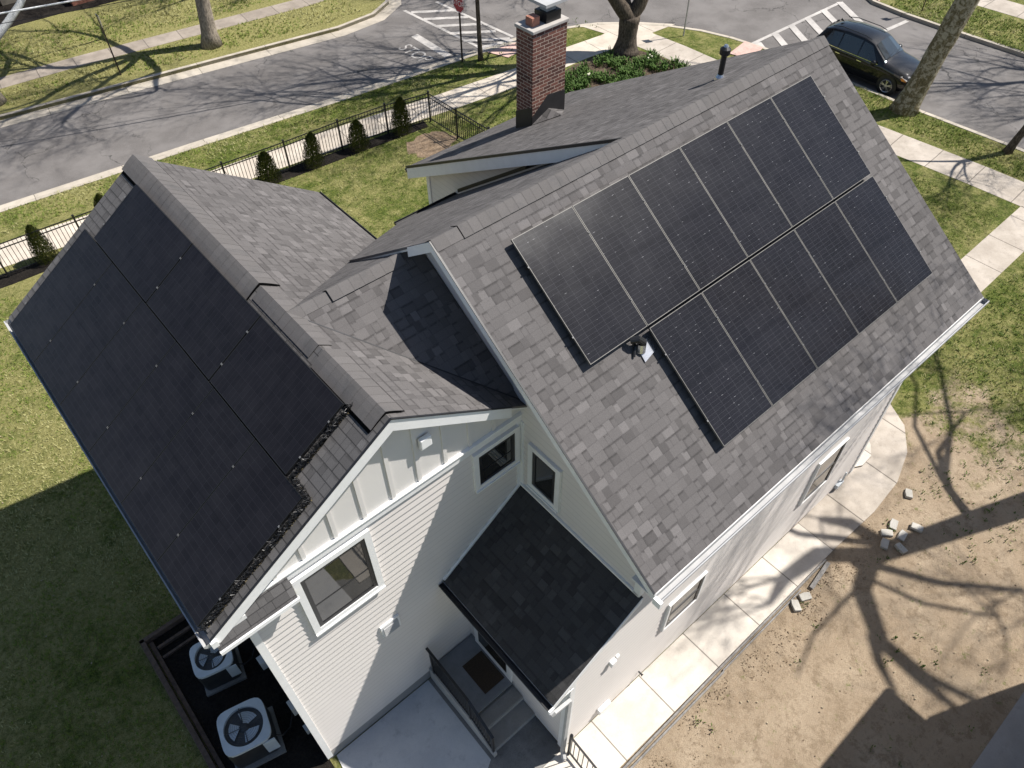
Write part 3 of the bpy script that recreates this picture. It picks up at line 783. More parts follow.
gutter((xw,YA1,zw-.03),(xw,YA0-.02,zw-.03),(-1,0,0),M['gutter'],.10,.09)
mb = MB(); mb.box(xw,xw+.02,YA0,YA1,zw-.2,zw-.04); obj('fascia', mb, M['white'], house)
mb = MB(); mb.box(xw+.02,WX,YA0+.02,YA1,zw-.19,zw-.16); mb.box(xw+.03,WX+.06,YA0+.02,YA0+.16,zw-.20,zw-.02); obj('eave_soffit', mb, M['soffit'], house)
gutter((xs,-4.2,zs1-.03),(xs,WY-.03,zs1-.03),(-1,0,0),M['darkmetal'],.10,.08)
mb = MB(); mb.box(xs-.1,xs,-4.235,-4.2,zs1-.12,zs1-.02); obj('gutter_end', mb, M['white'], house)
mb = MB(); mb.box(xs,xs+.02,-4.2,WY-.03,zs1-.16,zs1-.04); obj('fascia', mb, M['white'], house)
mb = MB(); mb.box(xs+.02,xp,-4.18,WY-.03,zs1-.16,zs1-.14); obj('eave_soffit', mb, M['soffit'], house)
rake((XW,-4.2,4.585),(xs,-4.2,zs1),.15,.06,(0,-1,0))
gutter((xE,YA1,zE-.02),(xE,3.7,zE-.02),(1,0,0),M['darkmetal'],.06,.08)
gutter((2.38,yn,zn-.02),(4.04,yn,zn-.02),(0,1,0),M['darkmetal'],.12,.09); gutter((XD,YD,ZB-TD*YD-.09),(L,YD,ZB-TD*YD-.09),(0,1,0),M['acdark'],.10,.08)
# white head flashing where the shed roof meets the walls
mb = MB(); mb.beam((XW-.02,WY-.035,4.60+.01),(xs+.02,WY-.035,zs1+.035),.035,.05); mb.box(XW-.05,XW-.018,-4.15,WY-.05,4.575,4.63); obj('wall_flashing', mb, M['white'], house)
# frieze below the rake on the west gable
mb = MB(); mb.prism([(XW-.035,-1.62,zBs(-1.62)-.05),(XW-.035,-4.16,zBs(-4.16)-.05),(XW-.035,-4.16,zBs(-4.16)-.28),(XW-.035,-3.75,zBs(-3.75)-.22),(XW-.035,-1.62,zBs(-1.62)-.17)],(.02,0,0))
mb.box(XW-.05,XW+.05,-4.17,-4.05,4.6,5.75); obj('frieze_board', mb, M['white'], house)
ret = slab('roof', [(-4.77,WY-.21,6.06),(-3.68,WY-.21,6.06),(-3.68,WY-.045,6.42),(-4.77,WY-.045,6.42)], .02, M['shingle_low'], (1,0,0), deck=False, label='tiny return roof at the gable corner')
mb = MB(); mb.box(-4.78,-3.665,WY-.235,WY-.19,5.985,6.055); mb.box(-4.76,-3.67,WY-.19,WY-.02,5.985,6.0); obj('return_fascia', mb, M['white'], ret)
# downspouts
def spout(pts, wd=.075, mat='gutter'):
    mb = MB()
    for k in range(len(pts)-1): mb.beam(pts[k], pts[k+1], wd, wd*.75, (0,1,.01))
    return obj('downspout', mb, M[mat], house)
spout([(xs-.05,-4.23,zs1-.1),(xs-.02,-4.24,zs1-.22),(xp-.09,-4.2,zs1-.5),(xp-.09,-4.2,.25),(xp-.14,-4.3,.1)])
mb = MB(); mb.box(-.06,.0,ye-.15,ye-.02,ze-.16,ze-.02); obj('gutter_end', mb, M['white'], house)
mb = MB(); mb.box(xw-.02,xw+.06,YA0-.05,YA0-.0,zw-.16,zw-.03); obj('rake_return', mb, M['white'], house)

# windows
def window(face, u0, u1, z0, z1, p, trim=.1, two=True, out=-1, label=None, sill=True):
    """face 'y': wall plane y=p, u is x; face 'x': wall plane x=p, u is y; out: sign of outward normal"""
    def bx(mb, a, b, c, d, d0, d1):
        lo, hi = sorted((p+out*d0, p+out*d1))
        if face == 'y': mb.box(a,b,lo,hi,c,d)
        else: mb.box(lo,hi,a,b,c,d)
    tr = MB()
    bx(tr,u0-trim,u0,z0-trim,z1+trim,.0,.062); bx(tr,u1,u1+trim,z0-trim,z1+trim,.0,.062)
    bx(tr,u0,u1,z1,z1+trim,.0,.062); bx(tr,u0,u1,z0-trim,z0,.0,.062)
    if sill: bx(tr,u0-trim,u1+trim,z0-trim-.035,z0-trim-.001,.0,.085)
    wnd = obj('window', tr, M['white'], house, label=label)
    s_ = MB(); t_ = .065
    bx(s_,u0+.001,u0+t_,z0,z1,.034,.05); bx(s_,u1-t_,u1-.001,z0,z1,.034,.05)
    bx(s_,u0+t_,u1-t_,z1-t_,z1-.001,.034,.05); bx(s_,u0+t_,u1-t_,z0+.001,z0+t_,.034,.05)
    if two: m_ = (z0+z1)/2; bx(s_,u0+t_,u1-t_,m_-.022,m_+.022,.034,.052)
    obj('sash', s_, M['sash'], wnd)
    if not two and u1-u0 > .6:
        q_ = MB(); zq_ = z0+(z1-z0)*.42; bx(q_,u0+t_,u1-t_,zq_-.009,zq_+.009,.0382,.044); obj('glazing_bar', q_, M['sash'], wnd)
    g = MB(); bx(g,u0+.002,u1-.002,z0+.002,z1-.002,.030,.038); obj('pane', g, M['glass'], wnd)
    return wnd
window('y',-3.56,-2.56,4.68,6.08,WY,.10,False,-1,'large south window of the wing reflecting the yard')
window('y',-.55,.16,5.37,6.10,WY,.09,False,-1,'small window high beside the inner corner')
window('x',-2.30,-1.78,4.93,5.82,XW,.10,False,-1,'narrow black sash window above the entry roof')
window('y',1.40,2.30,1.78,2.75,BY,.05,True,-1,None,False); window('y',5.75,6.65,1.5,2.9,BY,.05,True,-1,None,False)
# door under the shed roof
mb = MB(); mb.box(xp-.05,xp-.018,-2.72,-1.62,.5,2.68); dr = obj('door', mb, M['white'], house)
mb = MB(); mb.box(xp-.062,xp-.05,-2.58,-1.76,.75,2.5); obj('pane', mb, M['glass'], dr)
mb = MB(); mb.box(xp-.12,xp-.06,-2.66,-2.60,1.45,1.5); obj('handle', mb, M['steel'], dr)
# small fittings
mb = MB(); mb.box(-2.73,-2.37,WY-.05,WY-.005,3.02,3.38); wv = obj('wall_vent', mb, M['white'], house)
mb = MB()
for k in range(6):
    z = 3.07+k*.045; mb.prism([(-2.69,WY-.052,z),(-2.41,WY-.052,z),(-2.41,WY-.075,z-.02),(-2.69,WY-.075,z-.02)],(0,.004,.02))
mb.box(-2.69,-2.41,WY-.056,WY-.05,3.06,3.34); obj('louvre', mb, M['gutter'], wv)
mb = MB(); mb.box(-1.49,-1.31,WY-.10,WY-.03,7.14,7.34); mb.box(-1.43,-1.36,WY-.04,WY-.003,7.2,7.3); obj('gable_lamp', mb, M['white'], house, bevel=.015)
mb = MB(); mb.box(-.1,.02,BY-.09,BY-.016,2.55,2.7); mb.box(.05,.12,BY-.06,BY-.016,2.62,2.7); obj('camera_box', mb, M['white'], house, bevel=.01)
mb = MB(); mb.box(-.15,.15,BY-.10,BY-.016,.32,.5); obj('dryer_vent', mb, M['white'], house, bevel=.015)
mb = MB(); mb.rod((1.0,BY-.01,.38),(1.0,BY-.1,.38),.02); mb.lathe((1.0,BY-.12,.38),[(.03,0),(.03,.015)],10,'y'); obj('spigot', mb, M['black'], house)
mb = MB(); mb.rod((7.9,BY-.06,.1),(7.9,BY-.06,.6),.02); mb.box(7.7,7.95,BY-.09,BY-.016,.12,.25); obj('utility_box', mb, M['acgrey'], house)
for b_ in ((WX-.12,WX-.0,.55,.72,.6,.9),(WX-.1,WX,-.65,-.45,.75,1.05),(WX-.09,WX,-.95,-.82,.4,.6)):
    mb = MB(); mb.box(*b_); obj('utility_box', mb, M['gutter'], house, bevel=.01)

# chimney
cx0,cx1,cy0,cy1 = 5.80,6.74,4.42,4.93
zroof = lambda y: ZB-TD*y
ch = MB(); zt = 8.40
for (a,b),(c,d) in (((cx0,cy0),(cx1,cy0)),((cx1,cy0),(cx1,cy1)),((cx1,cy1),(cx0,cy1)),((cx0,cy1),(cx0,cy0))):
    ln = math.hypot(c-a,d-b); z0=5.8
    ch.face([(a,b,z0),(c,d,z0),(c,d,zt),(a,b,zt)], [(a+b,z0),(a+b+ln,z0),(a+b+ln,zt),(a+b,zt)])
ch.face([(cx0,cy0,zt),(cx1,cy0,zt),(cx1,cy1,zt),(cx0,cy1,zt)],[(0,0)]*4)
chim = obj('chimney', ch, M['brick'], house)
mb = MB(); mb.prism([(cx0-.03,cy0-.03,zt),(cx1+.03,cy0-.03,zt),(cx1+.03,cy1+.03,zt),(cx0-.03,cy1+.03,zt)],(0,0,.07)); obj('crown', mb, M['crown'], chim, bevel=.015)
mb = MB()
mb.box(5.90,6.10,cy0+.14,cy0+.34,zt+.07,zt+.24); mb.box(5.93,6.07,cy0+.17,cy0+.31,zt+.241,zt+.243); obj('flue', mb, M['clay'], chim, bevel=.01)
mb = MB(); mb.box(6.22,6.62,cy0+.07,cy0+.43,zt+.07,zt+.26); obj('flue_collar', mb, M['black'], chim)
mb = MB(); mb.prism([(6.12,cy0-.02,zt+.42),(6.72,cy0-.02,zt+.42),(6.72,cy0+.52,zt+.42),(6.12,cy0+.52,zt+.42)],(0,0,.06)); mb.box(6.3,6.54,cy0+.15,cy0+.36,zt+.26,zt+.42)
obj('chimney_cap', mb, M['gutter'], chim)
mb = MB(); e = .012
zb0 = zroof(cy0); zb1 = zroof(cy1)
mb.prism([(cx0-e,cy0-e,zb0-.1),(cx0-e,cy1+e,zb1-.1),(cx0-e,cy1+e,zb1+.42),(cx0-e,cy0-e,zb0+.42)],(.01,0,0))
mb.prism([(cx0-e,cy0-e,zb0-.1),(cx1+e,cy0-e,zb0-.1),(cx1+e,cy0-e,zb0+.50),(cx0+.45,cy0-e,zb0+.56),(cx0-e,cy0-e,zb0+.18)],(0,.01,0))
mb.prism([(cx1+e,cy0-e,zb0-.1),(cx1+e,cy1+e,zb1-.1),(cx1+e,cy1+e,zb1+.4),(cx1+e,cy0-e,zb0+.4)],(-.01,0,0))
obj('flashing', mb, M['darkmetal'], chim)
mb = MB(); a = (cx0-.02,cy0-e,zb0+.02); b = (cx1+.02,cy0-e,zb0+.02); t_ = ((cx0+cx1)/2,cy0-e,zb0+.24); bk = ((cx0+cx1)/2,cy0-.42,zroof(cy0-.42)+.02)
mb.face([a,t_,bk],[(0,0),(.5,.2),(.5,.6)]); mb.face([t_,b,bk],[(0,0),(.5,.2),(.5,.6)]); obj('cricket', mb, M['shingle'], chim)
# roof penetrations
vx, vyy = 7.0, .73; vz = zroof(vyy)
mb = MB(); mb.tube([(vx,vyy,vz-.05),(vx,vyy,vz+.42)],.05,12); mb.lathe((vx,vyy,vz+.42),[(.06,0),(.095,.03),(.095,.12),(.05,.16)],14); vp = obj('vent_pipe', mb, M['black'], house, smooth=False)
mb = MB(); mb.lathe((vx,vyy,vz+.0),[(.10,-.05),(.09,.03),(.055,.08)],14); mb.lathe((vx,vyy,vz+.58),[(.05,0),(.03,.03)],12); obj('collar', mb, M['steel'], vp)
n_ = Vector((0,-.581,.814)); b0 = Vector((1.86,-2.28,ZB-TB*2.28))
mb = MB(); mb.prism([tuple(b0+Vector((dx,dy*.814,dy*.581))+n_*.004) for dx, dy in ((-.02,-.16),(.24,-.10),(.26,.12),(.0,.10))], tuple(n_*.02)); mb.tube([tuple(b0+Vector((.02,0,0))), tuple(b0+Vector((.05,.03,.12)))],.07,12); rv = obj('roof_vent', mb, M['steel'], house)
mb = MB(); mb.tube([tuple(b0+Vector((.06,.02,.0))), tuple(b0+Vector((.06,.02,.17))), tuple(b0+Vector((-.02,.05,.25))), tuple(b0+Vector((-.1,.12,.22)))],[.06,.06,.055,.05],12); mb.tube([tuple(b0+Vector((-.14,-.02,.02))),tuple(b0+Vector((-.05,.06,.10))),tuple(b0+Vector((.1,.22,.13)))],.02,6); obj('conduit', mb, M['black'], rv)

# ------------------------------------------------------------------ solar panels
def panel_mesh(w_, h, p0, ux, uv_, nn, mats, name, label, group):
    """p0 = lower-left corner on mounting plane; ux along width, uv_ up slope, nn normal; cells run along h"""
    p0, ux, uv_, nn = Vector(p0), Vector(ux), Vector(uv_), Vector(nn)
    root = thing(name, label, 'solar panel', tuple(p0), group)
    P = lambda a, b, c: tuple(p0+ux*a+uv_*b+nn*c)
    t_ = .035; fw = .009
    mb = MB()
    for a0,a1,b0,b1 in ((0,w_,0,fw),(0,w_,h-fw,h),(0,fw,fw,h-fw),(w_-fw,w_,fw,h-fw)):
        mb.prism([P(a0,b0,0),P(a1,b0,0),P(a1,b1,0),P(a0,b1,0)], tuple(-nn*t_))
    obj('frame', mb, mats[0], root)
    g = MB(); c = -.002
    q = [P(fw,fw,c),P(w_-fw,fw,c),P(w_-fw,h-fw,c),P(fw,h-fw,c)]
    uvq = [(0,0),(1,0),(1,1),(0,1)] if h >= w_ else [(0,0),(0,1),(1,1),(1,0)]
    g.face(q, uvq); g.face([P(fw,fw,c-.006),P(fw,h-fw,c-.006),P(w_-fw,h-fw,c-.006),P(w_-fw,fw,c-.006)], [(0,0)]*4)
    obj('cells', g, mats[1], root)
    k = MB()
    for bb in ((.22,.78) if h >= w_ else (.25,.75)):
        for aa in (-.008, w_+.008):
            k.prism([P(aa-.012,bb*h-.012,.002),P(aa+.012,bb*h-.012,.002),P(aa+.012,bb*h+.012,.002),P(aa-.012,bb*h+.012,.002)], tuple(nn*.006))
    obj('clamp', k, M['clampm'], root)
    r = MB()
    for bb in ((.22,.78) if h >= w_ else (.25,.75)):
        r.prism([P(-.01,bb*h-.02,-t_-.001),P(w_+.01,bb*h-.02,-t_-.001),P(w_+.01,bb*h+.02,-t_-.001),P(-.01,bb*h+.02,-t_-.001)], tuple(-nn*.045))
    obj('rail', r, M['blackframe'], root)
    return root
aB = math.atan(TB); nB = Vector((0,-math.sin(aB),math.cos(aB))); uB = Vector((0,math.cos(aB),math.sin(aB)))
def onB(x, s_, h=.14): return Vector((x,-s_*math.cos(aB),ZB-s_*math.sin(aB)))+nB*h
ords = ['first','second','third','fourth','fifth','sixth','seventh']
for row, rng in ((0, range(6)), (1, range(1,6))):
    for i in rng:
        p0 = onB(.973+i*1.154+.006, .505+(row+1)*2.053-(.018 if row == 0 else .008))
        k = i if row == 0 else i-1
        lb = '%s pale-edged solar panel from the left in the %s row on the sunlit main roof' % (ords[k], 'upper' if row == 0 else 'lower')
        panel_mesh(1.142, 2.022, p0, (1,0,0), uB, nB, (M['alu'], M['cellsB']), 'solar_panel', lb, 'solar panels on the main roof')
aA = math.atan(TA); nA = Vector((-math.sin(aA),0,math.cos(aA))); uA = Vector((math.cos(aA),0,math.sin(aA)))
def onA(y, s_, h=.12): return Vector((XA-s_*math.cos(aA),y,ZA-s_*math.sin(aA)))+nA*h
for i in range(6):
    y1 = -1.42+(6-i)*1.154-.005
    panel_mesh(1.142, 2.03, onA(y1, 1.385+2.045), (0,-1,0), uA, nA, (M['blackframe'], M['cellsA']), 'solar_panel', '%s all-black solar panel from the street in the lower row on the wing roof' % ords[i], 'solar panels on the wing roof')
for i in range(3):
    y1 = -1.022+(3-i)*2.056-.005
    panel_mesh(2.03, 1.12, onA(y1, .252+1.128), (0,-1,0), uA, nA, (M['blackframe'], M['cellsA']), 'solar_panel', '%s all-black solar panel from the street in the upper row on the wing roof' % ords[i], 'solar panels on the wing roof')
# wire guard with trapped leaves along the near and upper edge of the wing array
rr = random.Random(5); mb = MB(); db = MB()
def guard(a, b, n):
    a, b = Vector(a), Vector(b)
    for k in range(n):
        p = a.lerp(b, (k+rr.random())/n)
        q = p+Vector((rr.uniform(-.05,.05),rr.uniform(-.05,.03),rr.uniform(.0,.05))); m_ = (p+q)/2+Vector((rr.uniform(-.04,.04),rr.uniform(-.04,.04),rr.uniform(0,.06)))
        mb.tube([tuple(p-nA*.1),tuple(m_-nA*.05),tuple(q-nA*.02)],.0035,3,False)
        if k % 3 == 0:
            c = p-nA*.09; d1 = Vector((rr.uniform(-1,1),rr.uniform(-1,1),rr.uniform(-.4,.4)))*.028; d2 = Vector((rr.uniform(-1,1),rr.uniform(-1,1),rr.uniform(-.4,.4)))*.02
            db.face([tuple(c-d1),tuple(c+d2),tuple(c+d1),tuple(c-d2)])
guard(onA(-1.47,1.37),onA(-1.47,3.44),420); guard(onA(-1.07,.22),onA(-1.07,1.38),230); guard(onA(-1.07,1.36),onA(-1.45,1.36),70)
wg = thing('wire_guard', 'tangled black wire guard with trapped leaves along the near edge of the wing panels', 'wire guard', tuple(onA(-1.5,2,0)))
obj('wire', mb, M['black'], wg); obj('leaves', db, M['debris'], wg)

# ------------------------------------------------------------------ steps, rails, mat
st = thing('entry_steps', 'grey slate landing with two steps below the side door', 'steps', (-1.5,-2.4,0))
mb = MB(); mb.box(-1.98,-.99,-2.70,-1.47,0.013,.46); obj('landing', mb, M['step'], st, bevel=.006)
mb = MB(); mb.box(-2.0,-.99,-2.73,-1.465,.462,.5)
obj('tread', mb, M['flag'], st, bevel=.006)
mb = MB(); mb.box(-1.98,-.99,-3.02,-2.702,.013,.30); mb.box(-1.98,-.99,-3.36,-3.022,.013,.14); obj('riser', mb, M['lip'], st)
mb = MB(); mb.box(-1.99,-1.0,-3.0,-2.732,.302,.335); obj('tread', mb, M['step'], st, bevel=.006)
mb = MB(); mb.box(-1.99,-1.0,-3.35,-3.005,.142,.175); obj('tread', mb, M['step'], st, bevel=.006)
mb = MB(); mb.prism([(-2.06,-1.47,.02),(-2.06,-3.42,.02),(-2.06,-3.42,.16),(-2.06,-2.75,.51),(-2.06,-1.47,.51)],(.07,0,0)); obj('side_curb', mb, M['lip'], st)
sr = thing('stair_railing', 'black metal handrail beside the entry steps', 'railing', (-2.03,-2.4,0))
mb = MB()
path = [(-2.03,-1.5,1.50),(-2.03,-2.72,1.42),(-2.03,-3.38,1.0)]
for k in range(2): mb.beam(path[k], path[k+1], .05, .035, (0,0,1))
mb.beam((-2.03,-1.55,.62),(-2.03,-2.72,.60),.03,.03); mb.beam((-2.03,-2.72,.60),(-2.03,-3.38,.26),.03,.03); obj('handrail', mb, M['black'], sr)
for y, zt_, zb_ in ((-1.6,1.48,.5),(-2.72,1.42,.5),(-3.36,1.02,.16)):
    mb = MB(); mb.box(-2.05,-2.01,y-.02,y+.02,zb_,zt_); obj('post', mb, M['black'], sr)
mb = MB(); y = -1.66
while y > -3.34:
    f = 0 if y > -2.72 else (-2.72-y)/.66
    if abs(y+2.72) > .03: mb.box(-2.038,-2.022,y-.008,y+.008,.60-.34*f,1.44-.42*f)
    y -= .055
obj('balusters', mb, M['black'], sr)
mb = MB(); mb.box(-1.55,-1.07,-2.56,-1.86,.502,.522); dm = obj('doormat', mb, M['mat'], bevel=.004); tag(dm, 'dark brown coir doormat on the slate landing', 'doormat')
gr = thing('yard_gate', 'low black metal picket gate beside the downspout and path', 'gate', (-1.0,-4.7,0))
mb = MB(); mb.beam((-.98,-4.27,1.0),(-1.03,-5.6,1.0),.035,.03); mb.beam((-.98,-4.27,.15),(-1.03,-5.6,.15),.03,.03)
obj('rail', mb, M['black'], gr)
mb = MB()
for k in range(1,12): y = -4.27-k*.115; mb.box(-.988-.0042*k,-.974-.0042*k,y-.007,y+.007,.16,.99)
obj('pickets', mb, M['black'], gr)
mb = MB(); mb.box(-1.0,-.95,-4.30,-4.25,.03,1.08); mb.lathe((-.975,-4.275,1.08),[(.035,0),(.03,.03),(.0,.05)],8); obj('post', mb, M['black'], gr)

# ------------------------------------------------------------------ air conditioners and their yard
def condenser(c, rz, size, h, label):
    r = thing('air_conditioner', label, 'air conditioner', (0,0,0), 'condensers beside the wing')
    s_ = size/2
    def rsq(s0, rad, z, n=5):
        out = []
        for qx, qy, a0 in ((1,1,0),(-1,1,90),(-1,-1,180),(1,-1,270)):
            for k in range(n+1):
                a = R(a0+90*k/n); out.append((qx*(s0-rad)+rad*math.cos(a), qy*(s0-rad)+rad*math.sin(a), z))
        return out
    mb = MB(); mb.prism(rsq(s_*.96,.09,.08), (0,0,h-.14)); obj('casing', mb, M['acdark'], r)
    mb = MB()
    for k in range(15):
        z = .12+k*(h-.24)/14; ring = rsq(s_*.985,.1,z); ring2 = rsq(s_*.985,.1,z+.012)
        n = len(ring)
        for j in range(n): mb.face([ring[j],ring[(j+1)%n],ring2[(j+1)%n],ring2[j]])
    obj('louvres', mb, M['acdark'], r)
    # top ring: rounded square with a round opening
    mb = MB(); N = 48; outer = []; inner = []
    for k in range(N):
        a = 2*PI*k/N; ca, sa = math.cos(a), math.sin(a); e_ = 5
        rr_ = s_*1.02/((abs(ca)**e_+abs(sa)**e_)**(1/e_)); outer.append((rr_*ca, rr_*sa)); inner.append((s_*.84*ca, s_*.84*sa))
    for k in range(N):
        j = (k+1)%N
        o0,o1,i0,i1 = outer[k],outer[j],inner[k],inner[j]
        mb.face([(*o0,h),(*o1,h),(*i1,h+.012),(*i0,h+.012)]); mb.face([(*o0,h-.07),(*o1,h-.07),(*o1,h),(*o0,h)]); mb.face([(*i0,h+.012),(*i1,h+.012),(*i1,h-.16),(*i0,h-.16)])
    top = obj('top_cover', mb, M['acgrey'], r)
    mb = MB(); mb.lathe((0,0,h-.2),[(s_*.84,0),(s_*.84,.01)],32); obj('fan_well', mb, M['acdark'], r)
    mb = MB()
    for k in range(3):
        a0 = k*2*PI/3+.35; pts = []
        for t__ in range(5): a = a0+t__*.34; pts.append((s_*.66*math.cos(a), s_*.66*math.sin(a), h-.05+.006*t__))
        inn = [(s_*.20*math.cos(a0+t__*.30), s_*.20*math.sin(a0+t__*.16), h-.05+.006*t__) for t__ in (4,3,2,1,0)]
        for t__ in range(4):
            mb.face([pts[t__],pts[t__+1],inn[3-t__],inn[4-t__]])
    obj('fan', mb, M['blade'], r)
    mb = MB(); mb.lathe((0,0,h-.14),[(s_*.21,0),(s_*.21,.09),(s_*.1,.11)],18)
    for a in (0,PI/2,PI,1.5*PI): mb.rod((s_*.2*math.cos(a),s_*.2*math.sin(a),h-.02),(s_*.84*math.cos(a),s_*.84*math.sin(a),h-.005),.008,4)
    obj('motor', mb, M['acdark'], r)
    mb = MB()
    for k in range(1,9):
        rad = s_*.84*k/9
        mb.tube([(rad*math.cos(2*PI*j/28), rad*math.sin(2*PI*j/28), h+.002+.01*(1-k/9)) for j in range(29)],.0022,3,False)
    obj('guard_wire', mb, M['acdark'], r)
    mb = MB(); mb.box(s_*.5,s_*1.02,-s_*1.03,-s_*.98,.25,h-.08); obj('service_panel', mb, M['acgrey'], r)
    mb = MB(); mb.box(-s_*1.05,s_*1.12,-s_*1.15,s_*1.05,.01,.078); obj('base_pad', mb, M['rough'], r)
    mb = MB(); P0 = Vector((s_*.95,-s_*.5,.3)); mb.tube([tuple(P0),(s_+.1,-s_*.55,.2),(s_+.25,-s_*.3,.12),(s_+.35,.05,.15),(s_+.42,.2,.35)],.014,6); obj('refrigerant_line', mb, M['black'], r)
    r.location = (*c, 0); r.rotation_euler = (0,0,rz); return r
condenser((-5.27,-.22), R(-13), .84, .82, 'nearer air conditioner condenser with round fan grille in the dark gravel yard')
condenser((-5.12,1.42), R(-13), .72, .75, 'farther air conditioner condenser half hidden under the gutter corner')
ed = thing('timber_edging', 'brown timber edging around the condenser yard', 'edging', (-6.05,0,0))
mb = MB(); mb.box(-6.13,-6.03,-7,2.98,0,.16); mb.box(-6.13,-4.4,2.90,2.99,0,.16); obj('board', mb, M['timber'], ed, bevel=.008)
mb = MB(); mb.box(-6.0,-5.92,-7,2.86,0.005,.07); mb.box(-5.9,-4.5,2.62,2.68,.005,.09); mb.box(-5.9,-4.6,2.38,2.43,.005,.07); obj('inner_board', mb, M['timber'], ed)
# board along path
pb = thing('edging_board', 'weathered grey form board along the outer edge of the path', 'board', (3,-5.12,0))
mb = MB(); mb.beam((-1.2,-5.13,.035),(2.4,-5.10,.03),.04,.1); mb.beam((-1.2,-5.21,.02),(2.4,-5.19,.02),.035,.06); mb.beam((2.4,-5.10,.03),(6.0,-5.09,.03),.04,.1); mb.beam((2.4,-5.17,.02),(5.0,-5.16,.02),.03,.06)
obj('board', mb, M['board_old'], pb)
mb = MB(); mb.beam((5.2,-5.28,.06),(6.0,-5.17,.05),.09,.025); tag(obj('loose_board', mb, M['board_old']), 'loose pale scrap board lying at the edge of the path', 'board')
# pavers
pc = [((7.33,-5.72),.4,'leftmost concrete paver of the heap on the bare ground'),((7.62,-5.60),-.4,'paver at the back of the small heap'),((7.92,-5.58),.2,'upper paver of the heap nearest the path end'),((7.82,-5.86),.1,'middle paver of the heap'),((7.5,-6.02),.7,'lowest paver of the heap'),((8.24,-5.97),-.6,'paver lying just right of the heap'),((8.93,-5.37),.3,'single paver lying apart towards the grass'),((4.62,-5.30),.5,'nearer of two pavers beside the form board'),((4.95,-5.30),-.2,'farther of two pavers beside the form board')]
mb = MB(); rr = random.Random(3)
base = [(-.15,-.09),(.14,-.10),(.16,.07),(.03,.10),(-.14,.09)]
mb.prism([(x,y,.0) for x,y in base], (0,0,.09))
pv = obj('paving_stone', mb, M['paver'], bevel=.012); pv.location = (*pc[0][0],.0); pv.scale = (.85,.85,.85); pv.rotation_euler = (0,0,pc[0][1]); tag(pv, pc[0][2], 'paver', 'loose concrete pavers')
for (x,y),a,l in pc[1:]:
    o = pv.copy(); COL.objects.link(o); o.location = (x,y,rr.uniform(-.01,.02)); o.rotation_euler = (rr.uniform(-.15,.15),rr.uniform(-.15,.15),a*2); o['label'] = l

# ------------------------------------------------------------------ fence and hedge
fn = thing('fence', 'black metal picket fence turning a corner around the yard', 'fence', (10.58,15.4,0))
fl = [(-14,18.2),(-11.6,17.85),(-9.2,17.45),(-6.8,17.05),(-4.43,16.72),(-2.05,16.55),(.35,16.37),(2.7,16.2),(4.9,16.02),(7.0,15.93),(8.88,15.75),(10.58,15.4),(10.6,13.77),(10.65,12.0),(10.7,10.2),(10.7,8.4),(10.7,6.6)]
for x, y in fl:
    mb = MB(); mb.box(x-.027,x+.027,y-.027,y+.027,0,1.2); mb.prism([(x-.035,y-.035,1.2),(x+.035,y-.035,1.2),(x+.035,y+.035,1.2),(x-.035,y+.035,1.2)],(0,0,.02)); obj('post', mb, M['black'], fn)
for k in range(len(fl)-1):
    a = Vector((*fl[k],0)); b = Vector((*fl[k+1],0)); d = b-a; n = int(d.length/.115)
    mb = MB()
    for z in (.13,.98,1.13): mb.beam(tuple(a+Vector((0,0,z))),tuple(b+Vector((0,0,z))),.025,.028)
    for j in range(1,n):
        p = a+d*j/n; mb.box(p.x-.008,p.x+.008,p.y-.008,p.y+.008,.06,1.14)
    obj('picket_panel', mb, M['black'], fn)
def shrub_proto(label):
    r = thing('arborvitae', label, 'shrub', (0,0,0), 'young arborvitae along the fence')
    rr = random.Random(11); mb = MB()
    for k in range(5600):
        z = rr.uniform(.04,1.3); t_ = z/1.3
        rad = .35*(1-t_**3.6)**.75*(.82+.18*math.sin(PI*min(1,t_*1.6+.25)))*rr.uniform(.45,1.08)
        a = rr.uniform(0,2*PI); c = Vector((rad*math.cos(a), rad*math.sin(a), z))
        up = Vector((math.cos(a)*.35,math.sin(a)*.35,1)).normalized(); sd_ = Vector((-math.sin(a)+rr.uniform(-.6,.6),math.cos(a)+rr.uniform(-.6,.6),rr.uniform(-.3,.3))).normalized()
        h_, w_ = rr.uniform(.03,.07), rr.uniform(.008,.02)
        mb.face([tuple(c-sd_*w_),tuple(c+sd_*w_),tuple(c+up*h_)])
    obj('foliage', mb, M['juniper'], r)
    mb = MB(); mb.tube([(0,0,0),(0.01,0,.6),(0,0,1.1)],[.03,.02,.008],6); obj('trunk', mb, M['barkdark'], r); return r
sh = [(-3.25,16.75,1.12,'arborvitae shrub at the left edge of the photo'),(-1.2,16.5,1.1,'arborvitae shrub partly behind the shingle rake'),(3.99,15.85,1.0,'arborvitae shrub just beyond the wing ridge'),(5.7,15.75,1.0,'second arborvitae shrub beyond the wing ridge'),(7.53,15.62,.98,'arborvitae shrub two from the fence corner'),(9.3,15.5,1.0,'arborvitae shrub nearest the fence corner')]
p = shrub_proto(sh[0][3]); p.location = (sh[0][0],sh[0][1],0)
for k, (x,y,s_,l) in enumerate(sh[1:]):
    c = dup(p, (x,y,0), (.07*math.sin(k*2.1),.06*math.cos(k*1.7),1.3*k+.7), l); f_ = (1.1,1.25,1.05,1.2,1.12)[k]; c.scale = (s_*f_,s_*f_*.95,s_*(1.06,.9,1.0,.88,1.08)[k])

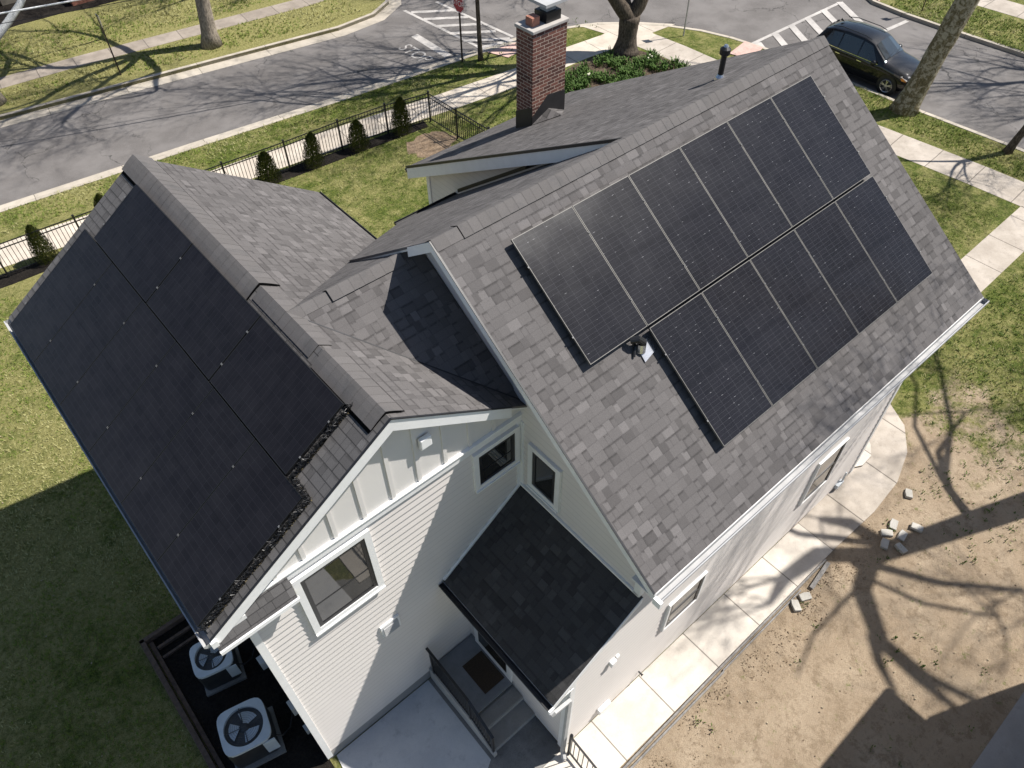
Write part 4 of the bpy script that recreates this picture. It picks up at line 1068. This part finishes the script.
# ------------------------------------------------------------------ plants
def leafclump(mb, c, n, h, w_, rr, spread=.1):
    for k in range(n):
        a = rr.uniform(0,2*PI); r_ = rr.uniform(0,spread); b = Vector((c[0]+r_*math.cos(a), c[1]+r_*math.sin(a), c[2]))
        lean = Vector((math.cos(a),math.sin(a),0))*rr.uniform(.1,.7)*h; s_ = Vector((-math.sin(a),math.cos(a),0))*w_
        m_ = b+lean*.4+Vector((0,0,h*rr.uniform(.5,.8))); t_ = b+lean+Vector((0,0,h*rr.uniform(.6,1)))
        mb.face([tuple(b-s_*.5),tuple(b+s_*.5),tuple(m_+s_),tuple(m_-s_)]); mb.face([tuple(m_-s_),tuple(m_+s_),tuple(t_)])
rr = random.Random(21); mb = MB(); fl_ = MB()
for k in range(900):
    x, y = rr.uniform(14.9,20.9), rr.uniform(11.3,15.1)
    if (x-20.1)**2+(y-14.1)**2 < .6 or mnoise.noise(Vector((x*.9,y*.9,0))) < -.16: continue
    if y > 14.2+.12*(x-14.9): continue
    leafclump(mb, (x,y,.01), rr.randint(7,14), rr.uniform(.18,.36), .022, rr, .14)
    if rr.random() < .012:
        for q in range(3):
            fx, fy, fz = x+rr.uniform(-.1,.1), y+rr.uniform(-.1,.1), rr.uniform(.28,.38)
            fl_.lathe((fx,fy,fz),[(.01,0),(.035,.02),(.03,.06)],6)
kind(obj('bulb_plants', mb, M['leaf']), 'stuff', 'green leafy bulb plants covering the soil around the corner tree', 'plants')
kind(obj('pale_flowers', fl_, M['petal']), 'stuff', 'scattered pale flowers among the bulb plants', 'flowers')
rr = random.Random(8); mb = MB(); lt = MB()
for k in range(900):
    x, y = rr.uniform(9,19), rr.uniform(-8,-3.2)
    if x < 11.3 and y > -5.2: continue
    if x < 13 and rr.random() < .5: continue
    leafclump(mb, (x,y,0), rr.randint(3,8), rr.uniform(.04,.09), .012, rr, .08)
for k in range(260):
    x, y = rr.uniform(1,10), rr.uniform(-9,-5.3)
    if mnoise.noise(Vector((x*.8,y*.8,3))) < .12: continue
    leafclump(mb, (x,y,0), rr.randint(4,10), rr.uniform(.04,.1), .012, rr, .08)
for k in range(300):
    x, y = rr.uniform(11.2,21), rr.uniform(13.2,18.5)
    if y < 15.2 and x > 15: continue
    if abs(y-16)<.8: continue
    leafclump(mb, (x,y,0), rr.randint(3,8), rr.uniform(.05,.12), .015, rr, .1)
kind(obj('weeds', mb, M['weed']), 'stuff', 'small green weeds and clover tufts in the thin grass', 'weeds')
for k in range(420):
    x, y = rr.choice([(rr.uniform(9,18),rr.uniform(-8,-3.6)),(rr.uniform(1,10),rr.uniform(-9,-5.3)),(rr.uniform(-12,-6.3),rr.uniform(-4,12))])
    a = rr.uniform(0,PI); s_ = rr.uniform(.008,.028); dx, dy = math.cos(a)*s_, math.sin(a)*s_
    lt.face([(x-dx,y-dy,.02),(x+dy*.6,y-dx*.6,.025),(x+dx,y+dy,.03),(x-dy*.6,y+dx*.6,.035)])
kind(obj('fallen_leaves', lt, M['soil'] if False else M['debris2']), 'stuff', 'scattered pale fallen leaves on the ground', 'leaves')

rr = random.Random(14); cl = MB()
for k in range(2200):
    if rr.random() < .75: x = rr.uniform(-.5,7.5); y = -5.25-abs(rr.gauss(0,.35))
    else: x, y = rr.uniform(-.5,12.5), rr.uniform(-9.2,-4.9)
    if x > 9.5 and y > -5.2: continue
    if mnoise.noise(Vector((x*1.1,y*1.1,7))) < -.05: continue
    s_ = rr.uniform(.008,.026)*(1.3 if rr.random() < .12 else 1); p_ = [Vector((rr.uniform(-1,1),rr.uniform(-1,1),rr.uniform(-.3,.3)))*s_ for _ in range(3)]; t_ = Vector((0,0,s_*1.1)); c_ = Vector((x,y,.004))
    for a_, b_ in ((0,1),(1,2),(2,0)): cl.face([tuple(c_+p_[a_]),tuple(c_+p_[b_]),tuple(c_+t_)])
kind(obj('clods', cl, M['earth']), 'stuff', 'small clods and rubble on the bare ground beside the path', 'clods')

rr = random.Random(99); tg, ts_ = MB(), MB()
def tufts(n, x0, x1, y0, y1, ok=None, sc=1.0):
    k = 0
    while k < n:
        x, y = rr.uniform(x0,x1), rr.uniform(y0,y1); k += 1
        if ok and not ok(x, y): continue
        v = mnoise.noise(Vector((x*.45,y*.45,1.5)))+.6*mnoise.noise(Vector((x*2.2,y*2.2,4)))
        dry = v+rr.uniform(-.25,.25) > .14
        if rr.random() > .55+v*(.5 if dry else -.5): continue
        mb_ = ts_ if dry else tg
        for q in range(3):
            a = rr.uniform(0,2*PI); h_ = rr.uniform(.03,.075)*sc; w_ = rr.uniform(.006,.013)*sc; bx_, by_ = x+rr.uniform(-.03,.03), y+rr.uniform(-.03,.03)
            lx, ly = math.cos(a)*h_*rr.uniform(.3,1.3), math.sin(a)*h_*rr.uniform(.3,1.3); sx, sy = -math.sin(a)*w_, math.cos(a)*w_
            mb_.face([(bx_-sx,by_-sy,0),(bx_+sx,by_+sy,0),(bx_+lx,by_+ly,h_)])
tufts(26000, -13,-6.2,-5,14, lambda x,y: x < -6.2 or y > 3.1)
tufts(5000, -6.2,-4.5,3.1,15.8); tufts(9000, 1.5,12,6.2,15.6, lambda x,y: (x-9.7)**2+(y-14.15)**2 > .8 and y < 15.9-.07*x)
tufts(9000, -5,14,17.6,20.3, lambda x,y: 18.6-.09*x < y < 20.0-.115*x, 1.2)
tufts(12000, -4,14,25.3,33.5, lambda x,y: (y > 27.2-.16*x and y < 28.7-.09*x) or y > 30.2-.09*x, 1.6)
tufts(14000, 11,21,-8,1.5, lambda x,y: not(-3.2<y<-1.7) and (x > 12.5 or rr.random() < .3))
tufts(4500, 23.4,24.9,-4,9.5, None, 1.3); tufts(4000, 11,21,13,18, lambda x,y: y > 17.6-.09*(x-8) and y < 18.4 and x < 15.5 or (y < 14.8 and x < 14.5), 1.2)
tufts(3000, 32.5,35.3,2,9.5, None, 1.6)
kind(obj('grass_blades', tg, M['blade_green']), 'stuff', 'short green grass tufts in the lawns', 'grass')
kind(obj('dry_grass_blades', ts_, M['blade_dry']), 'stuff', 'short dry straw coloured tufts in the lawns', 'grass')

# ------------------------------------------------------------------ trees
def grow(tw, p, d, r, ln, lev, rr, up=.18, wig=.22, minr=.008, kids=(3,5), sides=6):
    n = max(3, int(ln/.55)); pts = [Vector(p)]; rad = [r]; dd = Vector(d).normalized()
    end = r*(.42 if lev > 0 else .25)
    for k in range(n):
        dd = (dd+Vector((rr.uniform(-1,1),rr.uniform(-1,1),rr.uniform(-.6,.6)))*wig+Vector((0,0,up*.35))).normalized()
        pts.append(pts[-1]+dd*ln/n); rad.append(r+(end-r)*(k+1)/n)
    tw.tube([tuple(q) for q in pts], rad, 8 if r > .12 else (5 if r > .04 else 3), False)
    if lev <= 0: return
    for c in range(rr.randint(*kids)):
        k = rr.randint(max(1, n//3), n); q = pts[k]; rk = rad[k]*rr.uniform(.45,.75)
        ax = Vector((rr.uniform(-1,1),rr.uniform(-1,1),rr.uniform(-.2,.5))).normalized()
        nd = ((pts[min(k,n)]-pts[k-1]).normalized()*.8+ax*rr.uniform(.6,1.0)).normalized()
        grow(tw, q, nd, max(rk,minr), ln*rr.uniform(.5,.78), lev-1, rr, up, wig, minr, kids, sides)
    grow(tw, pts[-1], dd, end, ln*.7, lev-1, rr, up, wig, minr, kids, sides)
def tree(name, label, base, path, rads, lims, mat, twmat, seed, lev=4, flare=1.5, group=None, kids=(3,4)):
    """path: trunk offsets; lims: list of (direction, radius, length) growing at trunk top"""
    rr = random.Random(seed); root = thing(name, label, 'tree', (*base,0), group)
    b = Vector((*base,0)); P = [b+Vector(q) for q in path]
    # refine the trunk path
    pts = []; rad = []
    for k in range(len(P)-1):
        m_ = 5
        for j in range(m_):
            t_ = j/m_; pts.append(P[k].lerp(P[k+1],t_)+Vector((rr.uniform(-1,1),rr.uniform(-1,1),0))*rads[k]*.05); rad.append(rads[k]+(rads[k+1]-rads[k])*t_)
    pts.append(P[-1]); rad.append(rads[-1])
    rad = [r_*(1+(flare-1)*math.exp(-max(0,(q.z))/.28)) for r_, q in zip(rad, pts)]
    mb = MB(); mb.tube([tuple(q-Vector((0,0,.08 if i == 0 else 0))) for i, q in enumerate(pts)], rad, 14)
    tk = obj('trunk', mb, M[mat], root, smooth=True)
    tw = MB()
    for d, r_, ln in lims:
        st_ = pts[-1]-Vector((0,0,.1)); grow(tw, st_, d, r_, ln, lev, rr, kids=kids)
    obj('crown', tw, M[twmat], root, smooth=True)
    return root
tree('street_tree', 'grey barked street tree on the verge across the street, trunk rising out of view', (7.27,26.84), [(0,0,0),(.22,-.05,2.5),(.42,-.1,5)], [.33,.28,.25], [((-.6,.2,1),.2,5.2),((.6,-.7,.9),.19,6),((.1,.6,1),.16,5),((-.4,-.9,.8),.18,6),((.1,-1,.75),.15,6)], 'bark','bark', 31, 5)
tree('street_tree', 'slender young tree beside the stop sign', (15.12,17.95), [(0,0,0),(-.05,0,2),(-.08,0,4.2)], [.10,.085,.07], [((-.3,.2,1),.045,2.6),((.4,.1,1),.045,2.4),((0,-.4,1),.04,2.2)], 'barkdark','bark', 32, 3, 1.25)
tree('street_tree', 'thick dark forked tree in the planted bed at the street corner', (20.16,14.4), [(0,0,0),(0.03,0,.7),(.05,0,1.5)], [.42,.38,.44], [((-.62,.35,1),.33,7),((.62,-.1,1),.31,6.6),((0,.5,1.1),.24,6.5)], 'barkdark','barkdark', 37, 5, 1.45)
tree('street_tree', 'leaning mottled sycamore beside the parked black car', (24.62,4.0), [(0,0,0),(.25,-.15,1.6),(.6,-.3,3.4),(.95,-.45,5.4)], [.42,.37,.38,.36], [((.4,-.5,1),.26,6),((-.4,.5,1),.24,5.6),((.6,.5,.8),.2,5.2),((-.3,-.8,1),.2,5)], 'sycamore','sycamore', 34, 4, 1.35)
tree('street_tree', 'thin dark tree leaning right on the verge at the right edge', (24.72,.02), [(0,0,0),(.35,-.2,1.5),(.6,-.3,3.6)], [.13,.11,.09], [((.5,-.3,1),.07,3),((-.2,.5,1),.065,2.8),((.1,-.8,.9),.06,2.6)], 'barkdark','twig', 35, 4, 1.4)
tree('street_tree', 'pale trunked tree cut off by the left edge of the photo', (-1.42,27.95), [(0,0,0),(-.15,.1,2.5),(-.3,.3,5)], [.3,.25,.22], [((.5,.2,1),.15,4.4),((-.5,-.3,1),.14,4.4),((.1,.6,1),.12,4)], 'bark','bark', 36, 5)
# trees outside the frame whose shadows cross the yard and the street
def sh3(x, y, h): 
    k = h/math.tan(SUN_EL); return Vector((x+k*math.cos(SUN_AZ), y+k*math.sin(SUN_AZ), h))
def limb(mb, pts, rads, n=8):
    P = [sh3(*q) for q in pts]; Q = []; RR = []
    for k in range(len(P)-1):
        for j in range(4): Q.append(tuple(P[k].lerp(P[k+1], j/4))); RR.append(rads[k]+(rads[k+1]-rads[k])*j/4)
    Q.append(tuple(P[-1])); RR.append(rads[-1]); mb.tube(Q, RR, n); return P
yt = thing('yard_tree', 'big bare yard tree just outside the view at right, shading the bare ground', 'tree', (15.2,-9.2,0))
mb = MB(); limb(mb, [(15.2,-9.2,0),(10.69,-7.28,5.2),(7.6,-6.0,9),(6.5,-5.55,10.2)], [.42,.30,.24,.20],12)
obj('trunk', mb, M['bark'], yt, smooth=True)
tw = MB(); rr = random.Random(77)
limb(tw, [(6.9,-5.7,9.8),(6.0,-6.0,11),(5.3,-6.9,11.7),(5.35,-7.9,12.6),(5.69,-8.9,13.4)], [.20,.19,.15,.10,.06])
limb(tw, [(5.3,-6.9,11.7),(5.2,-7.8,12.4),(5.21,-8.65,13)], [.13,.11,.06]); limb(tw, [(5.3,-6.7,11.7),(4.9,-7.1,12.2),(4.5,-7.8,12.8)], [.11,.09,.04])
limb(tw, [(6.7,-5.8,10),(7.4,-7.0,11),(8.6,-8.27,12)], [.10,.08,.05]); limb(tw, [(6.4,-6.1,11),(6.7,-7.0,11.6),(7.6,-8.2,12)], [.05,.05,.03])
limb(tw, [(7.0,-5.75,9.6),(6.0,-4.9,10.6),(5.0,-4.75,11.4),(4.2,-4.9,12)], [.2,.19,.15,.06]); limb(tw, [(7.4,-5.9,9.4),(7.2,-4.9,10.6),(6.8,-4.4,11.5)], [.16,.15,.08])
limb(tw, [(5.8,-5.9,10.9),(4.4,-5.9,12),(3.4,-6.2,13)], [.05,.04,.02])
limb(tw, [(9.4,-6.7,6.8),(9.8,-5.9,7.6),(10.6,-5.2,8.6),(12.3,-5.0,9.8)], [.12,.10,.07,.04]); limb(tw, [(10.2,-5.6,8.2),(11.6,-5.0,9),(13.2,-3.8,10),(14.2,-2.9,11)], [.08,.06,.05,.02]); limb(tw, [(9.9,-5.7,7.8),(10.9,-4.4,9),(12.2,-3.7,10),(13.5,-1.9,11)], [.06,.05,.04,.02])
tw.tube([tuple(sh3(7.6,-6.0,9)), (12.6,-7.2,9.8), (12.9,-6.6,10.6)], [.10,.07,.04], 6)
for q_ in ((12.6,-7.0,10.2),):
    for k in range(2): grow(tw, q_, (rr.uniform(.2,.8),rr.uniform(-.4,.4),.7), .03, 1.6, 3, rr, minr=.006)
for q in ((8.6,-8.27,12),(4.2,-4.9,12),(6.8,-4.4,11.5),(12.3,-5.0,9.8),(13.2,-3.8,10),(7.6,-8.2,12),(5,-4.75,11.4)):
    for k in range(3): grow(tw, sh3(*q), (rr.uniform(-.9,.9),rr.uniform(-.9,.9),.7), .035, 2.1, 3, rr, minr=.006)
obj('crown', tw, M['bark'], yt, smooth=True)
def offtree(base, h0, label, seed, r_=.3):
    rr = random.Random(seed); lim = []
    for k in range(5):
        a = k*2*PI/5+rr.uniform(-.3,.3); lim.append(((math.cos(a)*.7,math.sin(a)*.7,1),r_*.55,4.2))
    tree('street_tree', label, base, [(0,0,0),(.05,0,h0*.5),(.1,.05,h0)], [r_,r_*.85,r_*.8], lim, 'bark','bark', seed, 4)
offtree((37.2,-1.6), 7, 'bare street tree across the side street, out of view to the right', 51)
offtree((33.9,9.2-16), 5.5, 'bare street tree farther along the side street, out of view to the right', 52)
offtree((22.6,-9.6), 4.5, 'bare yard tree beyond the right edge, shading the lawn', 57, .24)
offtree((14.5,31.5), 5.0, 'bare tree behind the far sidewalk above the top of the photo', 53)
offtree((25.5,22.5), 6, 'bare tree by the junction above the top of the photo', 54)
offtree((0.5,36.5), 5, 'bare tree in front of the brick house above the top of the photo', 55)

# neighbouring house that throws the stepped shadow at lower right
nh = thing('neighbour_house', 'neighbouring house just out of view at lower right, casting the stepped shadow', 'house', (14,-16,0))
mb = MB(); mb.box(8.55-6,8.6,-20,-10.04,0,5.9); mb.box(8.65,30,-21,-13.5,0,4); obj('wall', mb, M['siding'], nh)
mb = MB(); mb.prism([(2.2,-9.24,5.9),(8.5,-9.24,5.9),(8.5,-20,5.9),(2.2,-20,5.9)],(0,0,.12)); mb.prism([(2.3,-9.4,6.02),(2.3,-19.9,6.02),(2.3,-14.6,8.8)],(6.1,0,0)); obj('roof', mb, M['shingle'], nh)

# ------------------------------------------------------------------ far house fragment, poles, wires, signs
bh = thing('brick_house', 'red brick house wall and porch at the top left edge across the street', 'house', (0,38,0))
mb = MB(); mb.box(-14,1.6,37.6,44,0,6); obj('wall', mb, M['brickwall'], bh)
mb = MB(); mb.box(4.2,10,34.9,38,0,.5); obj('porch', mb, M['brickwall'], bh)
mb = MB(); mb.box(1.7,4,37.2,40,0,.4); obj('stoop', mb, M['kerb'], bh)
ub = thing('leaning_tree', 'pale smooth tree trunk leaning across the top left corner', 'tree', (-2.3,29.35,0))
mb = MB(); pts = [(-2.3,29.35,-.05),(-1.9,29.25,.7),(-1.42,29.16,1.22),(-.28,29.03,1.78),(.48,29.07,2.24),(1.18,29.16,2.70),(1.94,29.43,3.32),(3.01,30.06,4.34)]
mb.tube(pts, [.24,.20,.17,.155,.14,.13,.12,.10], 10); obj('trunk', mb, M['palebark'], ub, smooth=True)
tw = MB(); rr = random.Random(61)
for k in range(4): grow(tw, pts[-1], (rr.uniform(0,1),rr.uniform(-.3,.8),1), .05, 2.6, 3, rr, minr=.006)
obj('crown', tw, M['bark'], ub, smooth=True)
up_ = thing('utility_pole', 'brown utility pole beyond the left edge carrying the overhead cables', 'pole', (-11.5,28.2,0))
mb = MB(); mb.tube([(-11.5,28.2,0),(-11.5,28.2,5.4)], [.14,.11], 12); obj('mast', mb, M['bark'], up_)
mb = MB(); mb.box(-12.1,-10.9,28.12,28.22,3.9,4.0); obj('crossarm', mb, M['bark'], up_)
def wire(name, a, b, r_, mat, label, sag=.15):
    a, b = Vector(a), Vector(b)
    mb = MB(); mb.tube([tuple(a.lerp(b,k/24)-Vector((0,0,sag*4*(k/24)*(1-k/24)))) for k in range(25)], r_, 5); o = obj(name, mb, mat); tag(o, label, 'cable', 'overhead cables'); return o
wire('overhead_cable', (-11.5,28.15,4.3), (15.02,17.9,5.3), .028, M['cable'], 'thick white overhead cable crossing the top left corner', .28)
wire('overhead_cable', (-11.5,28.9,3.75), (15.0,17.92,5.0), .012, M['black'], 'thin black overhead wire below the white cable at top left', .3)
SGX, SGY = 14.45, 18.35
sg = thing('stop_sign', 'red octagonal stop sign on a thin brown post at the kerb', 'stop sign', (SGX,SGY,0))
mb = MB(); mb.box(SGX-.025,SGX+.025,SGY-.03,SGY+.03,0,2.75); obj('post', mb, M['rust'], sg)
mb = MB(); pts = [(SGX-.03,SGY+.38*math.cos(R(22.5+45*k)),2.38+.38*math.sin(R(22.5+45*k))) for k in range(8)]; mb.prism(pts,(-.004,0,0)); sp = obj('sign_plate', mb, M['signred'], sg)
mb = MB()
for k in range(8):
    a, b = R(22.5+45*k), R(67.5+45*k); P = lambda r_, t_: (SGX-.036,SGY+r_*math.cos(t_),2.38+r_*math.sin(t_)); mb.face([P(.37,a),P(.37,b),P(.345,b),P(.345,a)])
obj('border', mb, M['signwhite'], sp)
fc = bpy.data.curves.new('t', 'FONT'); fc.body = 'STOP'; fc.size = .30; fc.align_x = 'CENTER'; fc.align_y = 'CENTER'
fo = bpy.data.objects.new('t', fc); COL.objects.link(fo); bpy.context.view_layer.update()
me = bpy.data.meshes.new_from_object(fo.evaluated_get(bpy.context.evaluated_depsgraph_get())); bpy.data.objects.remove(fo)
me.materials.clear(); me.materials.append(M['signwhite'])
lo = bpy.data.objects.new('lettering', me); COL.objects.link(lo); lo.parent = sp; lo.location = (-.038,0,2.38); lo.rotation_euler = (R(90),0,R(-90))
def post(x, y, h, label, name='sign_post', r_=.025, cap=True, pm='rust'):
    t_ = thing(name, label, 'post', (x,y,0)); mb = MB(); mb.box(x-r_,x+r_,y-r_*.7,y+r_*.7,0,h); obj('post', mb, M[pm], t_)
    if cap: mb = MB(); mb.box(x-.015,x+.015,y-.15,y+.15,h-.45,h-.02); obj('sign_plate', mb, M['steel'], t_)
    return t_
post(3.21,26.86,2.45,'thin dark post with a small edge-on sign on the verge across the street')
post(23.15,13.74,2.6,'thin sign post in the corner grass patch beyond the roof vent pipe', pm='pole')
post(33.15,8.15,2.6,'thin dark sign post on the far verge above the car')

# ------------------------------------------------------------------ the parked car (built along +y = rear, then placed)
def car():
    r = thing('parked_car', 'glossy black crossover car parked at the kerb behind the house', 'car', (0,0,0))
    Lc, Wc = 4.45, .91
    # stations: y, sill z, belt z, top z, half width at belt, half width at roof
    st_ = [(-2.22,.42,.62,.66,.62,.50),(-2.12,.30,.70,.78,.76,.62),(-1.85,.26,.80,.92,.86,.70),(-1.45,.24,.88,1.00,.90,.74),(-1.05,.24,.93,1.06,.91,.75),(-.95,.24,.94,1.10,.91,.74),(-.25,.24,.96,1.56,.91,.62),(.15,.24,.97,1.64,.91,.61),(.9,.24,.99,1.66,.91,.61),(1.5,.24,1.01,1.60,.90,.60),(1.85,.26,1.02,1.50,.88,.58),(2.12,.32,1.02,1.10,.84,.66),(2.22,.42,.95,1.00,.78,.62)]
    def prof(s_):
        y, z0, zb_, zt_, wb, wr = s_
        return [(-wb*.93,y,z0),(-wb*.99,y,z0+.18),(-wb*1.0,y,zb_-.16),(-wb*.965,y,zb_),(-wr,y,zt_-.04),(-wr*.8,y,zt_),(0,y,zt_+.035),(wr*.8,y,zt_),(wr,y,zt_-.04),(wb*.965,y,zb_),(wb*1.0,y,zb_-.16),(wb*.99,y,z0+.18),(wb*.93,y,z0)]
    P = [prof(s_) for s_ in st_]; mb = MB(); idx = [mb.add(q) for q in P]; n = len(P[0])
    for k in range(len(P)-1):
        for j in range(n-1): mb.f.append((idx[k]+j, idx[k+1]+j, idx[k+1]+j+1, idx[k]+j+1))
        mb.f.append((idx[k]+n-1, idx[k+1]+n-1, idx[k+1], idx[k]))
    mb.f.append(tuple(range(idx[0], idx[0]+n))); mb.f.append(tuple(reversed(range(idx[-1], idx[-1]+n))))
    body = obj('body', mb, M['carpaint'], r, smooth=True, bevel=.02)
    def lerp(a, b, t_): return tuple(a[i]+(b[i]-a[i])*t_ for i in range(3))
    def sidept(y, f, sgn, off=.008):     # f: 0 belt .. 1 roof edge
        for k in range(len(st_)-1):
            if st_[k][0] <= y <= st_[k+1][0]:
                t_ = (y-st_[k][0])/(st_[k+1][0]-st_[k][0]); a = lerp(P[k][9],P[k+1][9],t_); b = lerp(P[k][8],P[k+1][8],t_)
                q = lerp(a, b, f); return (sgn*(q[0]+off), q[1], q[2]+.002)
    for sgn in (-1, 1):
        for y0, y1, s0 in ((-.72,.12,.16),(.18,1.0,.0),(1.06,1.72,.0)):
            mb = MB(); N = 5; lo = [sidept(y0+(y1-y0)*k/N,.06,sgn) for k in range(N+1)]; hi = [sidept(y0+s0*2.2*(1 if k == 0 else 0)+(y1-y0)*k/N if k else y0+s0*2.4,.88,sgn) for k in range(N+1)]
            if y0 < -.5: hi = [sidept(max(y0+.45, y0+(y1-y0)*k/N),.88,sgn) for k in range(N+1)]
            if y1 > 1.6: hi = [sidept(min(y1-.2, y0+(y1-y0)*k/N),.88,sgn) for k in range(N+1)]
            for k in range(N): mb.face([lo[k],lo[k+1],hi[k+1],hi[k]])
            obj('side_window', mb, M['carglass'], r)
        mb = MB(); a = sidept(-.75,-.0,sgn,.012); 
        for k in range(10):
            y0 = -.75+k*.25; q0, q1 = sidept(y0,.01,sgn,.010), sidept(y0+.25,.01,sgn,.010); mb.face([q0,q1,(q1[0],q1[1],q1[2]+.02),(q0[0],q0[1],q0[2]+.02)])
        obj('window_trim', mb, M['chrome'], r)
        mb = MB(); mb.lathe((sgn*1.0,-.62,1.02),[(.05,-.09),(.10,-.05),(.10,.05),(.05,.09)],10,'x'); obj('mirror', mb, M['carpaint'], r, smooth=True)
        for y0 in (-.1,.85):
            mb = MB(); mb.beam((sgn*.925,y0,.86),(sgn*.925,y0+.2,.87),.02,.03); obj('door_handle', mb, M['chrome'], r)
        mb = MB(); mb.tube([(sgn*.58,-.1,1.63),(sgn*.58,.2,1.70),(sgn*.58,1.2,1.72),(sgn*.57,1.6,1.64)],.015,6); obj('roof_rail', mb, M['black'], r)
        mb = MB(); mb.prism([(sgn*.52,-2.17,.66),(sgn*.80,-2.02,.68),(sgn*.85,-1.76,.80),(sgn*.60,-2.0,.80)],(0,-.01,.03)); obj('headlight', mb, M['lamp'], r)
        mb = MB(); mb.prism([(sgn*.80,-2.03,.66),(sgn*.87,-1.86,.68),(sgn*.875,-1.80,.76),(sgn*.84,-1.9,.76)],(sgn*.015,0,.01)); obj('indicator', mb, M['amber'], r)
        mb = MB(); mb.prism([(sgn*.6,2.16,.85),(sgn*.86,2.08,.85),(sgn*.84,2.06,1.0),(sgn*.6,2.14,1.0)],(0,.03,0)); obj('tail_light', mb, M['signred'], r)
    # windscreen and rear window
    for ya, yb, za, zb_, wa, wb in ((-.93,-.33,1.10,1.50,.66,.55),(2.08,1.88,1.17,1.47,.57,.53)):
        mb = MB(); o_ = .006
        m = [(-wa,ya,za),(-wa*.5,ya-(.01 if ya<0 else -.01),za+.045),(wa*.5,ya-(.01 if ya<0 else -.01),za+.045),(wa,ya,za)]; t_ = [(-wb,yb,zb_),(-wb*.5,yb,zb_+.05),(wb*.5,yb,zb_+.05),(wb,yb,zb_)]
        sgn = -1 if ya < 0 else 1
        for k in range(3): mb.face([(q[0],q[1]+sgn*.008,q[2]+o_) for q in (m[k],m[k+1],t_[k+1],t_[k])])
        obj('windscreen' if ya < 0 else 'rear_window', mb, M['carglass'], r)
    mb = MB(); mb.beam((-.55,-.95,1.15),(-.05,-.86,1.21),.012,.012); mb.beam((.0,-.95,1.15),(.5,-.86,1.21),.012,.012); obj('wiper', mb, M['black'], r)
    mb = MB(); mb.prism([(0,1.45,1.66),(0,1.65,1.66),(0,1.62,1.76)],(.02,0,0)); obj('antenna', mb, M['black'], r)
    mb = MB(); mb.box(-.5,.5,-2.25,-2.2,.50,.64); obj('grille', mb, M['black'], r)
    mb = MB(); mb.box(-.84,.84,-1.9,1.9,.17,.25); obj('underbody', mb, M['black'], r)
    for sgn in (-1, 1):
        for y in (-1.38, 1.36):
            mb = MB(); mb.lathe((sgn*.915,y,.335),[(.405,-.012),(.405,.004),(.36,.006)],28,'x'); obj('wheel_arch', mb, M['black'], r)
            mb = MB(); x0 = .74*sgn if sgn > 0 else -.94
            mb.lathe((x0,y,.335),[(.26,0),(.325,.015),(.335,.05),(.335,.15),(.325,.185),(.24,.2)],28,'x'); wh = obj('wheel', mb, M['tyre'], r, smooth=False)
            mb = MB(); xf = sgn*.945
            for k in range(5):
                a = 2*PI*k/5+.3
                for da in (-.13,.13):
                    mb.beam((xf,y+.05*math.cos(a+da),.335+.05*math.sin(a+da)),(xf,y+.225*math.cos(a+da*1.1),.335+.225*math.sin(a+da*1.1)),.035,.016,(1,0,0))
            mb.tube([(xf,y+.235*math.cos(2*PI*j/28),.335+.235*math.sin(2*PI*j/28)) for j in range(29)],.014,5,False)
            mb.lathe((xf-.01,y,.335),[(.06,0),(.06,.02)],12,'x'); obj('rim', mb, M['rim'], wh)
    return r
cr = car(); cr.location = (26.25, 6.72, RZ); cr.rotation_euler = (0,0,R(2))
